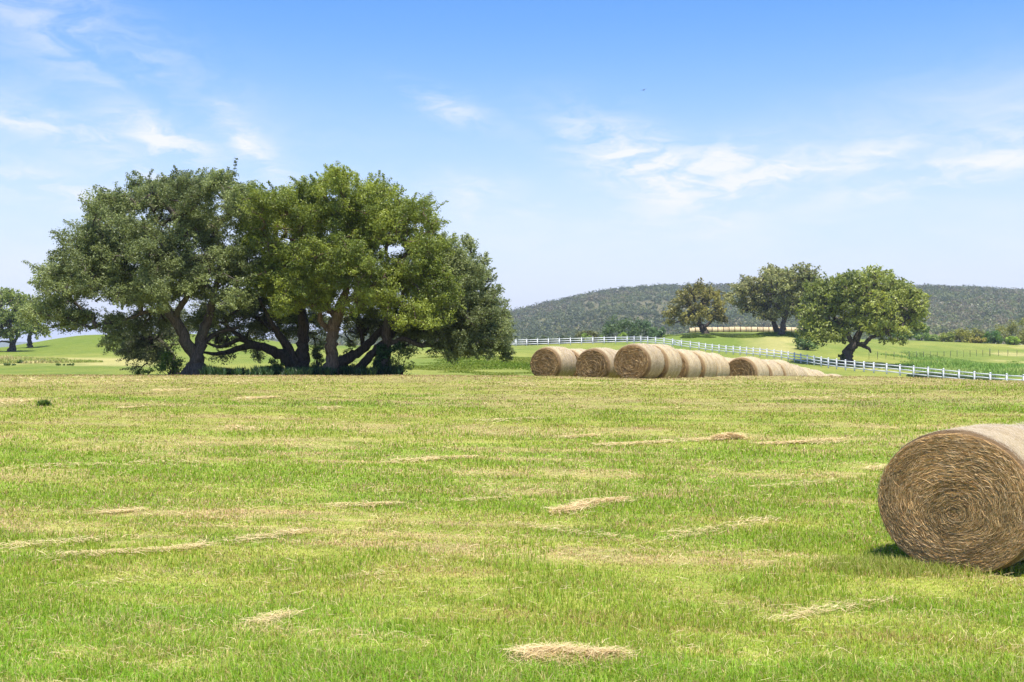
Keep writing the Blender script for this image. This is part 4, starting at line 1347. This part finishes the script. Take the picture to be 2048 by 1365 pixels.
# smooth the rail line a little
fz = np.convolve(np.pad(fz, 2, mode='edge'), np.ones(5) / 5, 'valid')
fr_ = empty('rail_fence', (fx[0], fy[0], fz[0]))
tag(fr_, 'long white three-rail fence winding down from the hill to the right', 'fence')
T = Matrix.Translation((-fx[0], -fy[0], -fz[0]))
pm = MB()
pm.box((0, 0, -.4), (0, 0, 1.36), .15, .15, (0, 1, 0))
pm.add([(-.10, -.10, 1.36), (.10, -.10, 1.36), (.10, .10, 1.36), (-.10, .10, 1.36), (-.10, -.10, 1.40), (.10, -.10, 1.40), (.10, .10, 1.40), (-.10, .10, 1.40), (-.02, -.02, 1.47), (.02, -.02, 1.47), (.02, .02, 1.47), (-.02, .02, 1.47)],
       [[0, 3, 2, 1], [0, 1, 5, 4], [1, 2, 6, 5], [2, 3, 7, 6], [3, 0, 4, 7], [4, 5, 9, 8], [5, 6, 10, 9], [6, 7, 11, 10], [7, 4, 8, 11], [8, 9, 10, 11]])
post0 = pm.build('post', M_white)
hd = np.arctan2(np.gradient(fy), np.gradient(fx))
for i_ in range(ND + 1):
    o = post0 if i_ == 0 else post0.copy()
    if i_: C.objects.link(o)
    o.parent = fr_
    o.location = (fx[i_] - fx[0], fy[i_] - fy[0], fz[i_] - fz[0])
    o.rotation_euler = (0, 0, hd[i_])
for hz in (.38, .80, 1.22):
    mb = MB()
    for i_ in range(ND):
        mb.box((fx[i_], fy[i_], fz[i_] + hz), (fx[i_ + 1], fy[i_ + 1], fz[i_ + 1] + hz), .045, .15)
    o = mb.build('rail', M_white, fr_); o.matrix_parent_inverse = T
pxs = 1024 + F * fx / fy
for tgt, sgn in ((1013, 1), (1348, 0)):
    i_ = int(np.argmin(np.abs(pxs - tgt)))
    mb = MB()
    ii = [i_] if sgn else [i_, i_]
    a_, b_ = (fx[i_], fy[i_], fz[i_] + 1.2), (fx[i_ + 1], fy[i_ + 1], fz[i_ + 1] + .4)
    mb.box(a_, b_, .06, .12)
    if not sgn:
        mb.box((fx[i_], fy[i_], fz[i_] + .4), (fx[i_ + 1], fy[i_ + 1], fz[i_ + 1] + 1.2), .05, .12)
    o = mb.build('brace', M_white, fr_); o.matrix_parent_inverse = T

# wire fence behind it
wp = [(1738, 188), (1797, 196), (1906, 214), (1964, 224), (1984, 227), (2120, 240)]
wq = np.array([[(a - 1024) / F * b_, b_] for a, b_ in wp])
sl = np.concatenate([[0], np.cumsum(np.linalg.norm(np.diff(wq, axis=0), axis=1))])
nw = int(sl[-1] / 3.1)
ts = np.arange(nw + 1) * 3.1
wx = np.interp(ts, sl, wq[:, 0]); wy = np.interp(ts, sl, wq[:, 1]); wz = ground_z(wx, wy)
wf = empty('wire_fence', (wx[0], wy[0], wz[0]))
tag(wf, 'thin wire fence on dark steel posts behind the white fence', 'fence')
T = Matrix.Translation((-wx[0], -wy[0], -wz[0]))
mb = MB(); mb.box((0, 0, -.3), (0, 0, 1.3), .045, .045, (0, 1, 0)); mb.box((0, -.05, .4), (0, -.05, 1.3), .03, .03, (0, 1, 0))
p0 = mb.build('post', M_steel)
kk = int(np.argmin(np.abs(1024 + F * wx / wy - 1983)))
for i_ in range(nw + 1):
    o = p0 if i_ == 0 else p0.copy()
    if i_: C.objects.link(o)
    o.parent = wf; o.location = (wx[i_] - wx[0], wy[i_] - wy[0], wz[i_] - wz[0]); o.rotation_euler = (0, 0, i_ * .7)
    if i_ == kk: o.scale = (2.4, 2.4, 1.2)
for h in (.35, .7, 1.05, 1.28):
    mb = MB(); mb.tube(np.stack([wx, wy, wz + h], -1), np.full(len(wx), .006), 4)
    o = mb.build('wire', M_steel, wf); o.matrix_parent_inverse = T

# ------------------------------------------------------------------ bird
def bird():
    Yb = 55.0
    c = P(1287.5, 180.5, Yb)
    root = empty('bird', tuple(c), R(20))
    root.scale = (.95, .95, .95)
    root.rotation_euler = (R(12), R(-22), R(15))
    m, N = mat_new('dark_feathers')
    p = N.n('ShaderNodeBsdfPrincipled', ins={'Base Color': (.02, .022, .03, 1), 'Roughness': .6})
    N.n('ShaderNodeOutputMaterial', ins={0: p.outputs[0]})
    mb = MB()
    mb.tube([(0, -.095, 0), (0, -.08, .003), (0, -.05, .003), (0, 0, 0), (0, .05, -.002), (0, .09, 0), (0, .13, 0)], [.003, .014, .018, .024, .018, .01, .006], 8)
    mb.build('body', m, root, True)
    for s in (-1, 1):
        sp = np.array([[0, -.03, .01], [.08 * s, -.055, .035], [.15 * s, -.03, .03], [.22 * s, .03, .01]])
        tr_ = np.array([[0, .035, .008], [.07 * s, .02, .03], [.13 * s, .01, .026], [.222 * s, .035, .01]])
        v = np.concatenate([sp + [0, 0, .002], tr_ + [0, 0, .002], sp - [0, 0, .002], tr_ - [0, 0, .002]])
        f = []
        for q in range(3):
            f += [[q, q + 1, 5 + q, 4 + q], [8 + q, 12 + q, 13 + q, 9 + q], [q, 8 + q, 9 + q, q + 1], [4 + q, 5 + q, 13 + q, 12 + q]]
        mesh_np('wing', v, np.array(f), m, None, False, root)
    mb = MB(); mb.box((-.006, .12, 0), (-.03, .18, 0), .016, .003); mb.box((.006, .12, 0), (.03, .18, 0), .016, .003)
    mb.build('tail', m, root)
    tag(root, 'small dark bird gliding high in the blue sky right of centre', 'bird')


bird()

# ------------------------------------------------------------------ wooded hills
RX = [(-1500, 702), (-400, 698), (0, 696), (500, 690), (690, 676), (850, 658), (1005, 635), (1050, 624), (1100, 611), (1150, 600), (1200, 589), (1250, 582), (1330, 577),
      (1450, 576), (1600, 575), (1750, 576), (1850, 579), (1950, 582), (2048, 588), (2300, 590), (2700, 610), (3600, 660)]
rxp = np.array([a for a, b_ in RX]); ryp = np.array([b_ for a, b_ in RX])


def hill_z(X, Y):
    px = 1024 + F * X / Y
    rp = np.interp(px, rxp, ryp)
    RY = 1450.0
    zr = CZ - (rp - YH) / F * RY
    t = np.clip((Y - 560) / (RY - 560), 0, 1)
    prof = (0.55 * t + 0.45 * t * t * (3 - 2 * t))
    back = np.clip((Y - RY) / 500, 0, 1)
    z = -9 + (zr + 9) * prof * (1 - .5 * back ** 2)
    gul = (fbm(X * .0045, Y * .003, 121, 4) - .5) * 26 * np.sin(np.clip(t, 0, 1) * math.pi) ** .8 * sstep(zr, 10, 60)
    return z + gul


YV = np.concatenate([np.linspace(540, 1450, 150), np.linspace(1465, 1950, 20)]); UV = np.linspace(-1.0, 1.1, 420)
YY, UU = np.meshgrid(YV, UV, indexing='ij'); XX = UU * YY
ZZ = hill_z(XX, YY)
nU = len(UV)
v = np.stack([XX, YY, ZZ], -1).reshape(-1, 3)
i = np.arange(len(YV) - 1)[:, None] * nU; j = np.arange(nU - 1)[None, :]
f = np.stack([i + j, i + j + 1, i + nU + j + 1, i + nU + j], -1).reshape(-1, 4)
n_ = fbm(XX * .012, YY * .009, 131, 4)[..., None]
hc = np.array([.10, .115, .055]) * (1 - n_) + np.array([.19, .17, .105]) * n_
gl = (sstep(fbm(XX * .008, YY * .006, 133, 3), .55, .68))[..., None]
hc = hc * (1 - .6 * gl) + np.array([.24, .24, .09]) * .6 * gl
hl = mesh_np('hills', v, f, ground_mat(), hc.reshape(-1, 3) * .62, True)
tag(hl, kind='structure')
# scrub
n = 17000
Y = 575 + 905 * rs.random(n) ** .85
U = -.32 + .95 * rs.random(n)
X = U * Y
pxh = 1024 + F * X / Y
k = (np.interp(pxh, rxp, ryp) < 694)
dn = fbm(X * .012, Y * .01, 141, 3)
k &= (dn + rs.random(n) * .35) > .44
ridge = np.abs(Y - 1450) < 15
X, Y = X[k], Y[k]
# extra along the skyline
xr = (-.32 + .95 * rs.random(1500)); yr = 1445 + 12 * rs.random(1500)
X = np.concatenate([X, xr * yr]); Y = np.concatenate([Y, yr])
n = len(X)
Z = hill_z(X, Y)
rad_ = 2.3 + 4.4 * rs.random(n) ** 2.2
rad_[-1500:] *= .8
ctr = np.stack([X, Y, Z + rad_ * .55], -1)
pal = np.array([[.085, .115, .05], [.105, .135, .055], [.13, .155, .06], [.15, .14, .09], [.17, .15, .10], [.19, .22, .08]])
pn = fbm(X * .006, Y * .005, 151, 3)
ci = np.where(rs.random(n) < sstep(pn, .42, .62) * .65, rs.choice([3, 4, 4, 2], n), rs.choice([0, 0, 1, 1, 2, 5], n, p=[.3, .15, .2, .2, .1, .05]))
v, q, c = leaf_mesh(ctr, rad_, np.full(n, 40), 2.3, (pal[ci] * .75 + pal.mean(0) * .25) * np.array([1.12, 1.10, .92]) * (0.62 + .8 * fbm(X * .004, Y * .003, 155, 3))[:, None] * (1 - .22 * sstep(Y, 1150, 1450))[:, None], .75, .4)
o = mesh_np('hill_scrub', v, q, M_leaf, c)
tag(o, 'dense oak and cedar scrub covering the wooded hill', 'scrub', kind='stuff')

# far blue range on the left
YV = np.linspace(4200, 5600, 12); UV = np.linspace(-1.0, .6, 200)
YY, UU = np.meshgrid(YV, UV, indexing='ij'); XX = UU * YY
hh = 26 + 16 * fbm(UU * 9, UU * 0 + 2, 161, 4)
ZZ = -12 + (hh + 14) * np.sin(np.linspace(0.05, math.pi * .8, 12))[:, None]
v = np.stack([XX, YY, ZZ], -1).reshape(-1, 3); nU = 200
i = np.arange(11)[:, None] * nU; j = np.arange(nU - 1)[None, :]
f = np.stack([i + j, i + j + 1, i + nU + j + 1, i + nU + j], -1).reshape(-1, 4)
o = mesh_np('distant_hills', v, f, hl.data.materials[0], np.tile([.07, .09, .045], (len(v), 1)), True)
tag(o, kind='structure')

# ------------------------------------------------------------------ haze
m, N = mat_new('air_haze')
vol = N.n('ShaderNodeVolumePrincipled', ins={'Color': (.72, .82, 1.0, 1), 'Density': 0.00014, 'Anisotropy': 0.0})
out = N.n('ShaderNodeOutputMaterial')
m.node_tree.links.new(vol.outputs[0], out.inputs['Volume'])
x0, x1, y0, y1, z0, z1 = -8600, 8600, -60, 8100, -45, 150
v = [(x, y, z) for x in (x0, x1) for y in (y0, y1) for z in (z0, z1)]
f = [[0, 1, 3, 2], [4, 6, 7, 5], [0, 4, 5, 1], [2, 3, 7, 6], [0, 2, 6, 4], [1, 5, 7, 3]]
hz = mesh_np('haze', v, np.array(f), m)
hz.visible_shadow = True
tag(hz, 'thin blue haze filling the air towards the hills', 'haze', kind='stuff')
